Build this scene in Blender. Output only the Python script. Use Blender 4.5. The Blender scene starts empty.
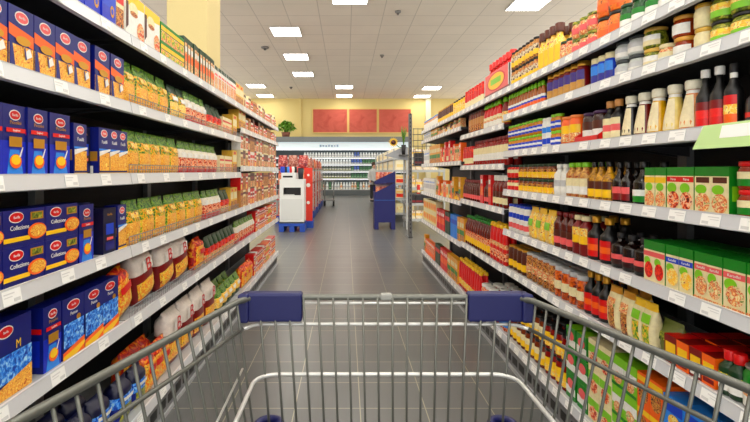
import bpy, bmesh, math, random
from mathutils import Vector, Matrix, Euler
random.seed(7)
PI = math.pi
C = bpy.context.scene.collection
F = 460.0            # focal length in pixels of the 750 wide frame
H = 1.40             # eye height
VX, VY = 346.0, 171.0

# ------------------------------------------------------------------ materials
MATS = {}
def new_mat(name):
    m = bpy.data.materials.new(name); m.use_nodes = True
    return m, m.node_tree.nodes, m.node_tree.links, m.node_tree.nodes['Principled BSDF']
SAT = [1.0]
def lin(c):
    if SAT[0] != 1.0:
        g = sum(c)/3.0; c = tuple(255*(min(255, max(0, g+(x-g)*SAT[0]))/255)**1.22 for x in c)
    return tuple(((x/255.0)/12.92 if x/255.0 <= .04045 else ((x/255.0+.055)/1.055)**2.4) for x in c)
def M(c, rough=.45, metal=0.0, coat=0.0, var=0.0, emit=0.0, trans=0.0):
    """plain coloured material, colour given as display RGB; var adds a fine print mottle"""
    if SAT[0] != 1.0 and not var and not metal: var = .22
    key = (SAT[0], tuple(c), rough, metal, coat, var, emit, trans)
    if key in MATS: return MATS[key]
    m, N, L, P = new_mat('material')
    col = lin(c) + (1,)
    P.inputs['Base Color'].default_value = col
    P.inputs['Roughness'].default_value = rough
    P.inputs['Metallic'].default_value = metal
    P.inputs['Coat Weight'].default_value = coat
    P.inputs['Transmission Weight'].default_value = trans
    if emit:
        P.inputs['Emission Color'].default_value = col
        P.inputs['Emission Strength'].default_value = emit
    tc = N.new('ShaderNodeTexCoord'); nz = N.new('ShaderNodeTexNoise'); nz.inputs['Scale'].default_value = 60; nz.inputs['Detail'].default_value = 4
    L.new(tc.outputs['Object'], nz.inputs['Vector'])
    if var:
        mx = N.new('ShaderNodeMix'); mx.data_type = 'RGBA'
        a = tuple(max(0, x*(1-var)) for x in col[:3]) + (1,); b = tuple(min(1, x*(1+var)) for x in col[:3]) + (1,)
        mx.inputs['A'].default_value = a; mx.inputs['B'].default_value = b
        L.new(nz.outputs['Fac'], mx.inputs['Factor']); L.new(mx.outputs['Result'], P.inputs['Base Color'])
    else:
        mr = N.new('ShaderNodeMapRange'); mr.inputs['To Min'].default_value = max(0, rough-.04); mr.inputs['To Max'].default_value = min(1, rough+.04)
        L.new(nz.outputs['Fac'], mr.inputs['Value']); L.new(mr.outputs['Result'], P.inputs['Roughness'])
    MATS[key] = m
    return m
def PIC(cols, scale=55, rough=.4):
    """printed picture: patches of the given colours"""
    key = ('pic', tuple(cols), scale, rough)
    if key in MATS: return MATS[key]
    m, N, L, P = new_mat('printed_picture')
    tc = N.new('ShaderNodeTexCoord'); nz = N.new('ShaderNodeTexNoise')
    nz.inputs['Scale'].default_value = scale; nz.inputs['Detail'].default_value = 3; nz.inputs['Distortion'].default_value = .8
    oi = N.new('ShaderNodeObjectInfo'); ad = N.new('ShaderNodeVectorMath'); ad.operation = 'MULTIPLY_ADD'
    sc = N.new('ShaderNodeVectorMath'); sc.operation = 'SCALE'; sc.inputs[0].default_value = (.02, .02, .02)
    L.new(oi.outputs['Random'], sc.inputs['Scale'])
    add = N.new('ShaderNodeVectorMath'); add.operation = 'ADD'
    L.new(tc.outputs['Object'], add.inputs[0]); L.new(sc.outputs['Vector'], add.inputs[1])
    L.new(add.outputs['Vector'], nz.inputs['Vector'])
    N.remove(ad)
    r = N.new('ShaderNodeValToRGB'); r.color_ramp.interpolation = 'LINEAR'
    els = r.color_ramp.elements
    n = len(cols)
    for i, c in enumerate(cols):
        p = .33 + .34*i/(max(1, n-1))
        e = els[i] if i < 2 else els.new(p)
        e.position = p; e.color = lin(c) + (1,)
    L.new(nz.outputs['Fac'], r.inputs['Fac']); L.new(r.outputs['Color'], P.inputs['Base Color'])
    P.inputs['Roughness'].default_value = rough
    MATS[key] = m
    return m

# ------------------------------------------------------------------ mesh builder
class MB:
    def __init__(s): s.v = []; s.f = []; s.m = []; s.mats = []; s.sm = []
    def mi(s, m):
        if m not in s.mats: s.mats.append(m)
        return s.mats.index(m)
    def face(s, idx, m, smooth=False): s.f.append(tuple(idx)); s.m.append(s.mi(m)); s.sm.append(smooth)
    def box(s, x0, y0, z0, x1, y1, z1, m, top=None, bottom=None):
        b = len(s.v)
        s.v += [(x0,y0,z0),(x1,y0,z0),(x1,y1,z0),(x0,y1,z0),(x0,y0,z1),(x1,y0,z1),(x1,y1,z1),(x0,y1,z1)]
        for q, mm in (((0,3,2,1), bottom or m), ((4,5,6,7), top or m), ((0,1,5,4), m), ((1,2,6,5), m), ((2,3,7,6), m), ((3,0,4,7), m)):
            s.face([b+i for i in q], mm)
        return s
    def prism(s, pts, off, m, smooth=False):
        """closed polygon pts (3-D) extruded by the vector off"""
        b = len(s.v); n = len(pts)
        s.v += [tuple(p) for p in pts] + [tuple(Vector(p)+Vector(off)) for p in pts]
        s.face([b+i for i in range(n)][::-1], m); s.face([b+n+i for i in range(n)], m)
        for i in range(n):
            j = (i+1) % n; s.face((b+i, b+j, b+n+j, b+n+i), m, smooth)
        return s
    def lathe(s, prof, m, seg=14, cx=0, cy=0, cap=True, sx=1, sy=1):
        b = len(s.v); n = len(prof)
        for r, z in prof:
            for k in range(seg):
                a = 2*PI*k/seg
                s.v.append((cx+r*sx*math.cos(a), cy+r*sy*math.sin(a), z))
        for i in range(n-1):
            mm = m[i] if isinstance(m, (list, tuple)) else m
            for k in range(seg):
                j = (k+1) % seg
                s.face((b+i*seg+k, b+i*seg+j, b+(i+1)*seg+j, b+(i+1)*seg+k), mm, True)
        m0 = m[0] if isinstance(m, (list, tuple)) else m; m1 = m[-1] if isinstance(m, (list, tuple)) else m
        if cap:
            s.face([b+k for k in range(seg)][::-1], m0); s.face([b+(n-1)*seg+k for k in range(seg)], m1)
        return s
    def arc(s, prof, m, half=1.25, seg=8, cx=0, cy=0, sx=1, sy=1):
        """a label wrapped round the front (-y) of a lathe form"""
        b = len(s.v); n = len(prof)
        for r, z in prof:
            for k in range(seg+1):
                a = -PI/2 - half + 2*half*k/seg
                s.v.append((cx+r*sx*math.cos(a), cy+r*sy*math.sin(a), z))
        for i in range(n-1):
            mm = m[i] if isinstance(m, (list, tuple)) else m
            for k in range(seg):
                s.face((b+i*(seg+1)+k, b+i*(seg+1)+k+1, b+(i+1)*(seg+1)+k+1, b+(i+1)*(seg+1)+k), mm, True)
        return s
    def tube(s, pts, r, m, seg=8, closed=False):
        pts = [Vector(p) for p in pts]; n = len(pts); b = len(s.v)
        up = Vector((0.123, .31, .94)).normalized()
        for i, p in enumerate(pts):
            if closed: t = pts[(i+1) % n] - pts[i-1]
            else: t = pts[min(i+1, n-1)] - pts[max(i-1, 0)]
            t.normalize(); u = t.cross(up)
            if u.length < .1: u = t.cross(Vector((1, 0, 0)))
            u.normalize(); w = t.cross(u)
            rr = r[i] if isinstance(r, (list, tuple)) else r
            for k in range(seg):
                a = 2*PI*k/seg; s.v.append(tuple(p + u*rr*math.cos(a) + w*rr*math.sin(a)))
        for i in range(n if closed else n-1):
            i2 = (i+1) % n
            for k in range(seg):
                j = (k+1) % seg
                s.face((b+i*seg+k, b+i2*seg+k, b+i2*seg+j, b+i*seg+j), m, True)
        if not closed:
            s.face([b+k for k in range(seg)], m); s.face([b+(n-1)*seg+k for k in range(seg)][::-1], m)
        return s
    def add(s, o, T=None):
        b = len(s.v)
        s.v += [tuple(T @ Vector(p)) if T else p for p in o.v]
        for f, mi, sm in zip(o.f, o.m, o.sm): s.face([b+i for i in f], o.mats[mi], sm)
        return s
    def mesh(s, name):
        me = bpy.data.meshes.new(name); me.from_pydata(s.v, [], s.f)
        for m in s.mats: me.materials.append(m)
        me.polygons.foreach_set('material_index', s.m); me.polygons.foreach_set('use_smooth', s.sm)
        bm = bmesh.new(); bm.from_mesh(me); bmesh.ops.recalc_face_normals(bm, faces=bm.faces[:]); bm.to_mesh(me); bm.free()
        me.update(); return me
def link(name, data, parent=None, loc=(0,0,0), rot=(0,0,0)):
    o = bpy.data.objects.new(name, data); C.objects.link(o)
    if parent: o.parent = parent
    o.location = loc; o.rotation_euler = rot
    return o
def obj(name, mb, parent=None, loc=(0,0,0), rot=(0,0,0), bevel=0):
    o = link(name, mb.mesh(name), parent, loc, rot)
    if bevel:
        b = o.modifiers.new('bevel', 'BEVEL'); b.width = bevel; b.segments = 2; b.limit_method = 'ANGLE'
    return o
def tag(o, label=None, cat=None, group=None, kind=None):
    if label: o['label'] = label
    if cat: o['category'] = cat
    if group: o['group'] = group
    if kind: o['kind'] = kind
    return o
def thing(name, label, cat, loc=(0,0,0), rz=0, group=None):
    return tag(link(name, None, None, loc, (0,0,rz)), label, cat, group)
def struct(name, mb, parent=None, bevel=0):
    o = obj(name, mb, parent, bevel=bevel)
    if parent is None: o['kind'] = 'structure'
    return o
_txt = {}
def text_mb(body, size, m, depth=.0004):
    """flat lettering in the x-z plane, facing -y, centred"""
    key = (body, size)
    if key not in _txt:
        cu = bpy.data.curves.new('lettering', 'FONT'); cu.body = body; cu.size = size; cu.extrude = depth/2
        cu.align_x = 'CENTER'; cu.align_y = 'CENTER'; cu.resolution_u = 2
        to = bpy.data.objects.new('lettering', cu); C.objects.link(to)
        bpy.context.view_layer.update()
        me = bpy.data.meshes.new_from_object(to.evaluated_get(bpy.context.evaluated_depsgraph_get()))
        _txt[key] = ([(v.co.x, -v.co.z, v.co.y) for v in me.vertices], [tuple(p.vertices) for p in me.polygons])
        bpy.data.objects.remove(to); bpy.data.curves.remove(cu); bpy.data.meshes.remove(me)
    V, Fs = _txt[key]
    mb = MB(); mb.v = list(V)
    for f in Fs: mb.face(f, m)
    return mb

# ------------------------------------------------------------------ palette
SAT[0] = 1.22
WHITE = M((240,238,232), .4); CREAM = M((238,226,190), .45)
NAVY = M((24,40,120), .35, var=.15); ROYAL = M((30,62,178), .35, var=.15); DNAVY = M((14,20,62), .4)
BLACK = M((16,15,16), .4); DARK = M((34,32,34), .6); RED = M((200,28,30), .38, var=.1); DRED = M((128,20,22), .35, var=.15)
GREEN = M((28,132,44), .4, var=.1); DGREEN = M((20,66,30), .4, var=.2); LIME = M((142,196,52), .4, var=.1)
YELLOW = M((244,200,50), .4, var=.08); ORANGE = M((232,120,36), .4, var=.1); GOLD = M((206,164,72), .3, metal=.5)
SKY = M((70,150,220), .4, var=.15); BLUE = M((28,84,190), .4, var=.1); PINK = M((226,120,120), .4, var=.1)
BROWN = M((94,46,22), .4, var=.2); TAN = M((196,150,96), .45, var=.1); GREY = M((150,152,152), .5); LGREY = M((205,206,206), .45)
PASTA = PIC([(250,225,140),(214,142,46),(246,206,112),(190,104,30)], 70)
FOOD = PIC([(120,40,20),(226,140,50),(246,214,130),(90,140,40)], 60)
VEG = PIC([(40,110,36),(150,180,50),(240,210,90),(222,110,40)], 60)
GREENBAG = PIC([(20,80,30),(110,150,40),(226,196,70),(236,160,50),(60,110,30)], 60)
LEAF = PIC([(14,54,22),(44,110,36),(140,170,60),(30,80,26)], 60)
REDMIX = PIC([(90,12,14),(196,36,28),(232,150,80),(244,226,200),(150,30,20)], 75)
BLUEPIC = PIC([(14,60,160),(60,150,226),(190,226,246)], 60)
PALEPIC = PIC([(244,232,190),(234,176,110),(196,80,50),(246,232,190),(120,140,50)], 75)
BROWNPIC = PIC([(50,24,14),(150,84,40),(226,186,110),(170,36,26),(70,40,20)], 80)
YELPIC = PIC([(250,222,90),(240,180,40),(250,240,170),(180,60,30)], 60)
OLIVE = PIC([(60,70,20),(130,140,50),(196,190,90)], 70)
REDF = PIC([(150,20,20),(214,50,30),(236,110,50)], 60)
SPICE = PIC([(60,40,30),(200,180,150),(236,230,210),(150,60,40)], 70)

# ------------------------------------------------------------------ product shapes.  Local frame: front faces -y, base centre at the origin
def decals(mb, items, w, h, y, sgn=-1, layer=.0005):
    """flat printed fields on the plane y: kinds r(ect) and o(val) in 0..1 units, t(ext)"""
    k = 0
    for it in items:
        k += 1; yy = y + sgn*layer*k
        if it[0] == 'r':
            _, u0, v0, u1, v1, m = it
            x0, x1 = (u0-.5)*w, (u1-.5)*w
            mb.prism([(x0,yy,v0*h),(x1,yy,v0*h),(x1,yy,v1*h),(x0,yy,v1*h)], (0,-sgn*layer*.7,0), m)
        elif it[0] == 'q':      # slanted field, four corners
            _, ps, m = it
            mb.prism([((u-.5)*w, yy, v*h) for u, v in ps], (0,-sgn*layer*.7,0), m)
        elif it[0] == 'o':
            _, cu, cv, ru, rv, m = it
            mb.prism([((cu-.5)*w+ru*w*math.cos(2*PI*i/18), yy, (cv*h)+rv*h*math.sin(2*PI*i/18)) for i in range(18)], (0,-sgn*layer*.7,0), m)
        elif it[0] == 't':
            _, cu, cv, size, body, m = it
            mb.add(text_mb(body, size*h, m), Matrix.Translation(((cu-.5)*w, yy, cv*h)))
def carton(w, h, d, base, front, side=None, top=None):
    mb = MB(); mb.box(-w/2, 0, 0, w/2, d, h, base, top=top)
    decals(mb, front, w, h, 0)
    if side:
        for sx in (-1, 1):
            s = MB(); decals(s, side, d, h, 0)
            T = Matrix.Translation((sx*w/2, d/2, 0)) @ Matrix.Rotation(sx*PI/2, 4, 'Z')
            mb.add(s, T)
    return [('carton', mb)]
def bag(w, h, d, matfn, crimp=.1, seed=1, front=None, label=None, full=False):
    rnd = random.Random(seed); mb = MB(); seg = 20; rings = 12
    for i in range(rings+1):
        t = i/rings
        if t < 1-crimp:
            u = t/(1-crimp); k = (math.sin(PI*min(1, .16+u*.86)))**.55 if u < .98 else .12
            if full: k = min(1, .6+u*2.2) if u < .8 else max(.1, 1-((u-.8)/.2)**2)
            k = max(k, .08); wx = w/2*(1-(.45 if full and u > .8 else .10)*(1-k)); dy = d/2*k
        else:
            wx = w/2*(.93+.02*math.sin(i)); dy = d/2*.06
        for j in range(seg):
            a = 2*PI*j/seg; c, sn = math.cos(a), math.sin(a)
            x = wx*math.copysign(abs(c)**.6, c); y = dy*math.copysign(abs(sn)**.8, sn)
            nn = (rnd.random()-.5)*.06
            mb.v.append((x*(1+nn*.5), y*(1+nn)+d/2, h*t))
    for i in range(rings):
        for j in range(seg):
            j2 = (j+1) % seg; a = 2*PI*(j+.5)/seg
            mb.face((i*seg+j, i*seg+j2, (i+1)*seg+j2, (i+1)*seg+j), matfn((i+.5)/rings, math.cos(a), math.sin(a)), True)
    mb.face(list(range(seg))[::-1], matfn(0, 0, -1)); mb.face([rings*seg+j for j in range(seg)], matfn(1, 0, -1))
    parts = [('bag', mb)]
    if label:   # a printed patch that bulges with the bag's face
        lb = MB(); u0, v0, u1, v1, m = label[:5]
        def yf(x, z):
            u = min(.97, (z/h)/(1-crimp)); k = (math.sin(PI*min(1, .16+u*.86)))**.55
            if full: k = min(1, .6+u*2.2) if u < .8 else max(.1, 1-((u-.8)/.2)**2)
            c = min(1, abs(x)/(w/2)); return d/2 - (d/2*k)*(max(0.0, 1-c**3.3))**.45 - (.010 if full else .005)
        nx = nz = 5
        for a in range(nz+1):
            for b in range(nx+1):
                x = ((u0+(u1-u0)*b/nx)-.5)*w; z = (v0+(v1-v0)*a/nz)*h
                lb.v.append((x, yf(x, z), z))
        for a in range(nz):
            for b in range(nx):
                q = a*(nx+1)+b; lb.face((q, q+1, q+nx+2, q+nx+1), m, True)
        if len(label) > 5:
            body, size, tm = label[5:]
            zc = (v0+v1)/2*h; xc = ((u0+u1)/2-.5)*w
            lb.add(text_mb(body, size, tm), Matrix.Translation((xc, yf(xc, zc)-.003, zc)))
        parts.append(('printed_label', lb))
    return parts
def jar(r, h, glass, lid, label=None, lid_h=.014, band=(.15,.75), seg=14, content=None):
    b = MB(); zb = h-lid_h
    b.lathe([(r*.9,0),(r,.005),(r,zb-.016),(r*.86,zb-.005),(r*.84,zb)], glass, seg, 0, r)
    l = MB(); l.lathe([(r*.88,zb-.002),(r*.93,zb),(r*.93,h-.002),(r*.86,h)], lid, seg, 0, r)
    parts = [('glass_jar', b), ('lid', l)]
    if label:
        q = MB()
        mats = label if isinstance(label, (list, tuple)) else [label]
        z0, z1 = band[0]*zb, min(band[1]*zb, zb-.017); n = len(mats)
        prof = [(r+.0012, z0+(z1-z0)*i/n) for i in range(n+1)]
        q.arc(prof, list(mats), 1.3, 8, 0, r)
        parts.append(('label', q))
    return parts
def bottle(r, h, body, cap, label=None, shoulder=.6, neck=.36, cap_h=.022, band=(.12,.5), seg=14, sx=1, sy=1, cap_r=None, neck_label=None):
    b = MB(); zb = h-cap_h; zs = shoulder*h; cr = (cap_r or neck*1.15)*r
    q_ = zb-zs; b.lathe([(r*.88,0),(r,.006),(r,zs),(r*.95,zs+.14*q_),(r*(neck+.22),zs+.42*q_),(r*neck,zs+.68*q_),(r*neck,zb)], body, seg, 0, r*sy, sx=sx, sy=sy)
    c = MB(); c.lathe([(cr,zb-.002),(cr*1.02,zb),(cr*1.02,h-.002),(cr*.9,h)], cap, seg, 0, r*sy)
    parts = [('bottle', b), ('cap', c)]
    if label:
        q = MB(); mats = label if isinstance(label, (list, tuple)) else [label]
        z0, z1 = band[0]*h, band[1]*h; n = len(mats)
        q.arc([(r+.0012, z0+(z1-z0)*i/n) for i in range(n+1)], list(mats), 1.15, 8, 0, r*sy, sx, sy)
        parts.append(('label', q))
    if neck_label:
        q = MB(); q.lathe([(r*neck+.0012, zs+.7*(zb-zs)),(r*neck+.0012, zb-.003)], neck_label, seg, 0, r*sy, cap=False); parts.append(('neck_label', q))
    return parts
def cone_bottle(r, h, body, cap, label):
    b = MB(); b.lathe([(r*.9,0),(r,.006),(r*.97,.2*h),(r*.5,.78*h),(r*.47,.84*h)], body, 14, 0, r)
    c = MB(); c.lathe([(r*.58,.82*h),(r*.6,.84*h),(r*.62,.97*h),(r*.55,h)], cap, 14, 0, r)
    q = MB()      # slanted label that follows the taper
    for k in range(7):
        a = -PI/2 + (k-3)*.30
        for t in (.10, .30, .55, .72):
            rr = r*.97 if t <= .2 else r*(.97+(.5-.97)*(t-.2)/.58)
            q.v.append(((rr+.0014)*math.cos(a)*(1-.1*(t > .6)), r+(rr+.0014)*math.sin(a), t*h))
    for k in range(6):
        for i in range(3):
            q.face((k*4+i, (k+1)*4+i, (k+1)*4+i+1, k*4+i+1), label, True)
    n = MB(); n.lathe([(r*.53,.74*h),(r*.5,.81*h)], WHITE, 14, 0, r, cap=False)
    return [('bottle', b), ('cap', c), ('label', q), ('neck_label', n)]
def squeeze(r, h, body, cap, label, depth=.62, cap_h=.03):
    """flat oval squeeze bottle"""
    b = MB(); zb = h-cap_h
    b.lathe([(r*.8,0),(r,.01),(r,.45*zb),(r*.92,.75*zb),(r*.6,.93*zb),(r*.42,zb)], body, 14, 0, r*depth, sx=1, sy=depth)
    c = MB(); c.lathe([(r*.5,zb-.002),(r*.55,zb+.002),(r*.42,h-.004),(r*.25,h)], cap, 12, 0, r*depth)
    q = MB(); q.lathe([(r+.0015,.12*zb),(r+.0015,.35*zb),(r+.0012,.45*zb),(r*.97+.001,.58*zb)], label, 14, 0, r*depth, cap=False, sx=1, sy=depth)
    return [('bottle', b), ('cap', c), ('label', q)]
def pouch(w, h, d, m, top, label):
    return bag(w, h, d, lambda t, c, s: top if t > .84 else m, crimp=.08, seed=3, label=label)

OVAL = [('o', .5,.86,.25,.075, WHITE), ('o', .5,.86,.22,.06, RED), ('t', .5,.86,.05,'Barilla', WHITE)]
K = {}
def kind(key, name, cat, desc, parts, w, h, d): K[key] = dict(name=name, cat=cat, desc=desc, parts=parts, w=w, h=h, d=d, cache={})
def kc(key, desc, w, h, d, base, front, side=None, top=None, name=None, cat='box'):
    if not name:
        for a_, b_ in (('stock','stock_cube_box'),('baking','baking_mix_box'),('dessert','baking_mix_box'),('fruit picture','baking_mix_box'),('potato','potato_mix_box'),('dumpling','dumpling_mix_box'),('dish','dumpling_mix_box'),
                       ('pasta picture','dumpling_mix_box'),('instant','instant_noodle_box'),('noodle','noodle_carton'),('rice','rice_pack'),('sauce','sauce_pack')):
            if a_ in desc: name = b_; break
        else: name = 'food_carton' if desc else 'dairy_carton' 
    kind(key, name, cat, desc, carton(w, h, d, base, front, side, top), w, h, d)
def kb(key, desc, w, h, d, fn, seed=1, label=None, name='pasta_bag', cat='bag', **k):
    kind(key, name, cat, desc, bag(w, h, d, fn, seed=seed, label=label, **k), w, h, d)
def kj(key, desc, r, h, glass, lid, label, name='glass_jar_of_food', cat='jar', **k):
    kind(key, name, cat, desc, jar(r, h, glass, lid, label, **k), 2*r, h, 2*r)
def kbt(key, desc, r, h, body, cap, label, name='sauce_bottle', cat='bottle', **k):
    kind(key, name, cat, desc, bottle(r, h, body, cap, label, **k), 2*r, h, 2*r*k.get('sy', 1))

# ---- pasta side
kc('spag', 'navy pasta box with gold window', .105, .228, .06, NAVY,
   [('r',0,0,1,.5,ROYAL),('q',[(.15,0),(.9,0),(.7,.38),(.3,.38)],SKY)]+OVAL+[('r',.12,.62,.95,.68,RED),('t',.55,.65,.04,'Spaghetti',WHITE),('t',.5,.755,.07,'Piccolini',GOLD),
    ('r',.22,.42,.78,.56,GOLD),('o',.5,.22,.26,.10,ORANGE),('o',.5,.24,.2,.07,YELLOW),('q',[(.62,.28),(.7,.28),(.82,.42),(.78,.42)],WHITE)],
   side=[('r',.1,.6,.9,.68,RED),('r',.2,.1,.8,.5,ROYAL)], name='pasta_box')
kc('ribbon', 'blue box with pale pasta picture', .088, .205, .06, NAVY,
   [('o',.5,.88,.3,.085,WHITE),('o',.5,.88,.26,.07,PINK),('t',.5,.88,.05,'Barilla',WHITE),('t',.5,.7,.1,'Fusilli',WHITE),('r',0,.52,1,.56,SKY),('r',.04,.1,.96,.48,PASTA),('r',0,0,1,.06,YELLOW),('q',[(0,.4),(1,.52),(1,.56),(0,.5)],WHITE)],
   side=[('r',.1,.3,.9,.5,GOLD),('r',.1,.05,.6,.2,WHITE)], name='pasta_box')
kc('shells', 'blue pasta box with pink oval', .11, .208, .07, NAVY,
   [('r',0,0,1,.42,PASTA),('q',[(0,.55),(1,.42),(1,.62),(0,.72)],ORANGE),('o',.5,.85,.28,.1,WHITE),('o',.5,.85,.25,.08,PINK),('t',.5,.85,.055,'Barilla',WHITE),
    ('o',.55,.5,.3,.07,GOLD),('q',[(0,0),(.25,0),(.1,.45),(0,.45)],NAVY),('q',[(.62,.22),(.9,.3),(.8,.42),(.66,.36)],WHITE),('q',[(.62,.22),(.68,.22),(.6,.42),(.56,.38)],NAVY)], name='pasta_box')
kc('lasagne', 'wide navy lasagne box with red oval', .2, .12, .09, NAVY,
   [('o',.3,.8,.17,.15,WHITE),('o',.3,.8,.155,.125,RED),('t',.3,.8,.1,'Barilla',WHITE),('r',.62,.68,.95,.9,GOLD),('r',.66,.71,.91,.87,OLIVE),('t',.36,.52,.17,'Collezione',WHITE),
    ('r',0,.16,.6,.28,YELLOW),('o',.78,.36,.24,.22,ORANGE),('o',.8,.36,.2,.17,PASTA)], top=NAVY, name='pasta_box')
kc('penne', 'navy box with blue pasta picture and orange base', .14, .225, .07, NAVY,
   [('o',.5,.86,.3,.085,WHITE),('o',.5,.86,.27,.07,RED),('t',.5,.86,.05,'Barilla',WHITE),('t',.5,.72,.085,'Penne',WHITE),('o',.72,.62,.1,.05,GOLD),('r',.04,.18,.96,.58,BLUEPIC),('q',[(0,0),(1,0),(1,.24),(0,.12)],ORANGE),('q',[(0,0),(.6,0),(1,.1),(1,.16),(0,.06)],YELLOW)],
   side=[('r',.1,.1,.9,.4,BLUEPIC)], name='pasta_box')
kc('bigm', 'large navy pasta box marked with yellow M', .2, .24, .08, NAVY,
   [('o',.3,.86,.2,.08,WHITE),('o',.3,.86,.18,.065,RED),('t',.3,.86,.045,'Barilla',WHITE),('r',0,.2,1,.56,BLUEPIC),('q',[(0,0),(1,0),(1,.3),(0,.14)],PASTA),('t',.62,.64,.16,'M',YELLOW)], name='pasta_box')
kc('navyend', 'dark navy pasta box turned end on', .09, .2, .1, DNAVY,
   [('t',.5,.86,.07,'Barilla',GOLD),('r',.2,.42,.8,.66,BLUE),('r',.25,.3,.75,.36,PINK),('r',.15,.08,.85,.26,NAVY)], name='pasta_box')
kc('bluetop', 'bright blue pasta box with gold ornament', .13, .22, .07, ROYAL, [('r',0,.4,1,.7,BLUE),('o',.72,.35,.15,.12,GOLD),('o',.72,.35,.08,.06,BLUE)], name='pasta_box')
kc('eggbox', 'big white carton with yellow top and noodle picture', .19, .225, .14, WHITE,
   [('q',[(0,.72),(1,.8),(1,1),(0,1)],YELLOW),('o',.4,.7,.24,.14,CREAM),('o',.42,.6,.2,.06,BROWNPIC),('q',[(.0,.2),(.12,.3),(.12,.8),(.0,.8)],BROWN),('o',.78,.3,.2,.2,PALEPIC),('o',.82,.2,.16,.14,REDMIX)], top=CREAM)
kc('smallpic', 'narrow carton with brown food picture', .06, .2, .08, CREAM, [('r',0,0,1,.6,BROWNPIC),('r',0,.7,1,.85,RED)])
kc('soup', 'small green and yellow sauce mix box', .066, .105, .06, GREEN, [('r',.0,.0,1,.55,PALEPIC),('r',0,.6,1,.82,YELLOW),('o',.5,.3,.4,.2,VEG)], side=[('r',.1,.1,.9,.6,LIME)])
kc('saucemix', 'tall carton with dark green stripe and noodle picture', .06, .24, .06, DGREEN, [('r',.35,0,1,.85,PALEPIC),('r',.35,.35,1,.55,ORANGE),('r',.4,.6,.95,.75,WHITE)])
kc('rice', 'slim white rice pack with pink picture and green top', .05, .21, .05, WHITE, [('r',0,.86,1,1,DGREEN),('r',.1,.15,.9,.6,PALEPIC),('r',.1,.64,.9,.72,PINK)])
kc('yel', 'plain yellow noodle carton', .14, .21, .1, M((226,190,90),.4), [('r',.05,.5,.95,.8,CREAM),('r',.05,.05,.95,.42,BROWNPIC),('r',.3,.84,.7,.94,RED)])
kc('brn', 'brown and cream noodle carton', .12, .17, .09, BROWN, [('r',.05,.1,.95,.5,PALEPIC),('r',0,.6,1,.8,DRED)], top=CREAM)
kc('crmred', 'cream carton with red and brown picture', .1, .17, .09, CREAM, [('r',.1,.1,.9,.6,BROWNPIC),('r',0,.75,1,.88,BROWN)], top=CREAM)
kc('smallred', 'slim pale carton with red picture', .05, .15, .06, CREAM, [('r',.1,.1,.9,.55,REDMIX),('r',0,.7,1,.8,RED)])
kc('redwht', 'red and white instant noodle carton', .12, .115, .1, RED, [('r',.1,.45,.9,.8,WHITE),('r',.1,.55,.9,.7,DRED),('r',.05,.05,.6,.35,YELPIC)], top=RED)
def gb(t, c, s):
    if t > .78: return LEAF
    if t > .5: return GREENBAG
    return VEG if abs(c) > .75 else PASTA
kb('greenbag', 'green topped bag of yellow noodles', .145, .22, .075, gb, 2, (.28,.6,.72,.72,YELPIC))
def gb2(t, c, s): return DGREEN if t > .78 else (LEAF if abs(c) > .8 else (GREENBAG if t > .5 else YELPIC))
kb('greenbag2', 'dark green bag of yellow noodles', .13, .21, .075, gb2, 5, (.2,.55,.8,.68,WHITE))
def rb(t, c, s): return LEAF if t > .75 else (M((238,232,220),.35) if t > .52 else (REDMIX if t > .16 else RED))
kb('redgreen', 'red and white pasta bag with green top', .11, .215, .07, rb, 3, (.15,.5,.85,.66,WHITE))
def rb2(t, c, s): return DGREEN if t > .6 else (REDF if t > .3 else PALEPIC)
kb('grred', 'dark green bag with red lower half', .11, .2, .07, rb2, 4, (.2,.44,.8,.58,RED))
def yb(t, c, s): return PIC([(250,200,60),(226,110,30),(250,226,120),(170,20,16)],40) if t < .72 and abs(c) < .85 else PIC([(140,16,14),(200,40,24),(240,180,60)],30)
kb('yellowred', 'crumpled red and yellow pasta bag', .17, .22, .1, yb, 8, (.2,.5,.8,.66,RED), full=True, crimp=.04)
def wb(t, c, s): return M((236,228,220),.35) if t > .55 else (DRED if t > .42 else (PIC([(250,214,90),(226,130,40),(250,226,120),(170,30,20)],45) if abs(c) < .8 and t > .05 and s < 0 else DRED))
kb('whitered2', 'tall white topped red pasta bag with red monogram', .22, .33, .12, wb, 19, (.25,.62,.75,.84,WHITE,'B',.12,RED), full=True, crimp=.03)
kb('whitered', 'white topped red bag of pasta with red monogram', .19, .27, .11, wb, 9, (.25,.6,.75,.82,WHITE,'B',.1,RED), full=True, crimp=.03)
def nb(t, c, s): return DNAVY if t > .7 else (BLUEPIC if t > .45 else (M((30,48,130),.3) if abs(c) > .5 else OLIVE))
kb('navybag', 'shiny navy and blue pasta bag', .18, .2, .1, nb, 10, (.15,.56,.85,.64,WHITE), full=True, crimp=.04)
def vb(t, c, s): return LEAF if t > .66 else (YELPIC if t > .25 else DGREEN)
kb('lyingbag', 'green and yellow bag of filled pasta', .17, .2, .1, vb, 11, (.2,.45,.8,.6,WHITE))

kc('noodwht', 'white and red instant noodle carton', .11, .12, .09, WHITE, [('r',.05,.1,.95,.5,REDMIX),('r',0,.6,1,.8,RED)], top=WHITE)
kc('noodyel', 'tan and brown instant noodle carton', .11, .15, .09, TAN, [('r',.05,.1,.95,.55,BROWNPIC),('r',0,.7,1,.85,DRED)], top=TAN)
kc('orgpk2', 'orange and green instant noodle carton', .11, .12, .09, ORANGE, [('r',.05,.1,.95,.5,VEG),('r',0,.6,1,.8,CREAM)], top=ORANGE)
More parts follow.
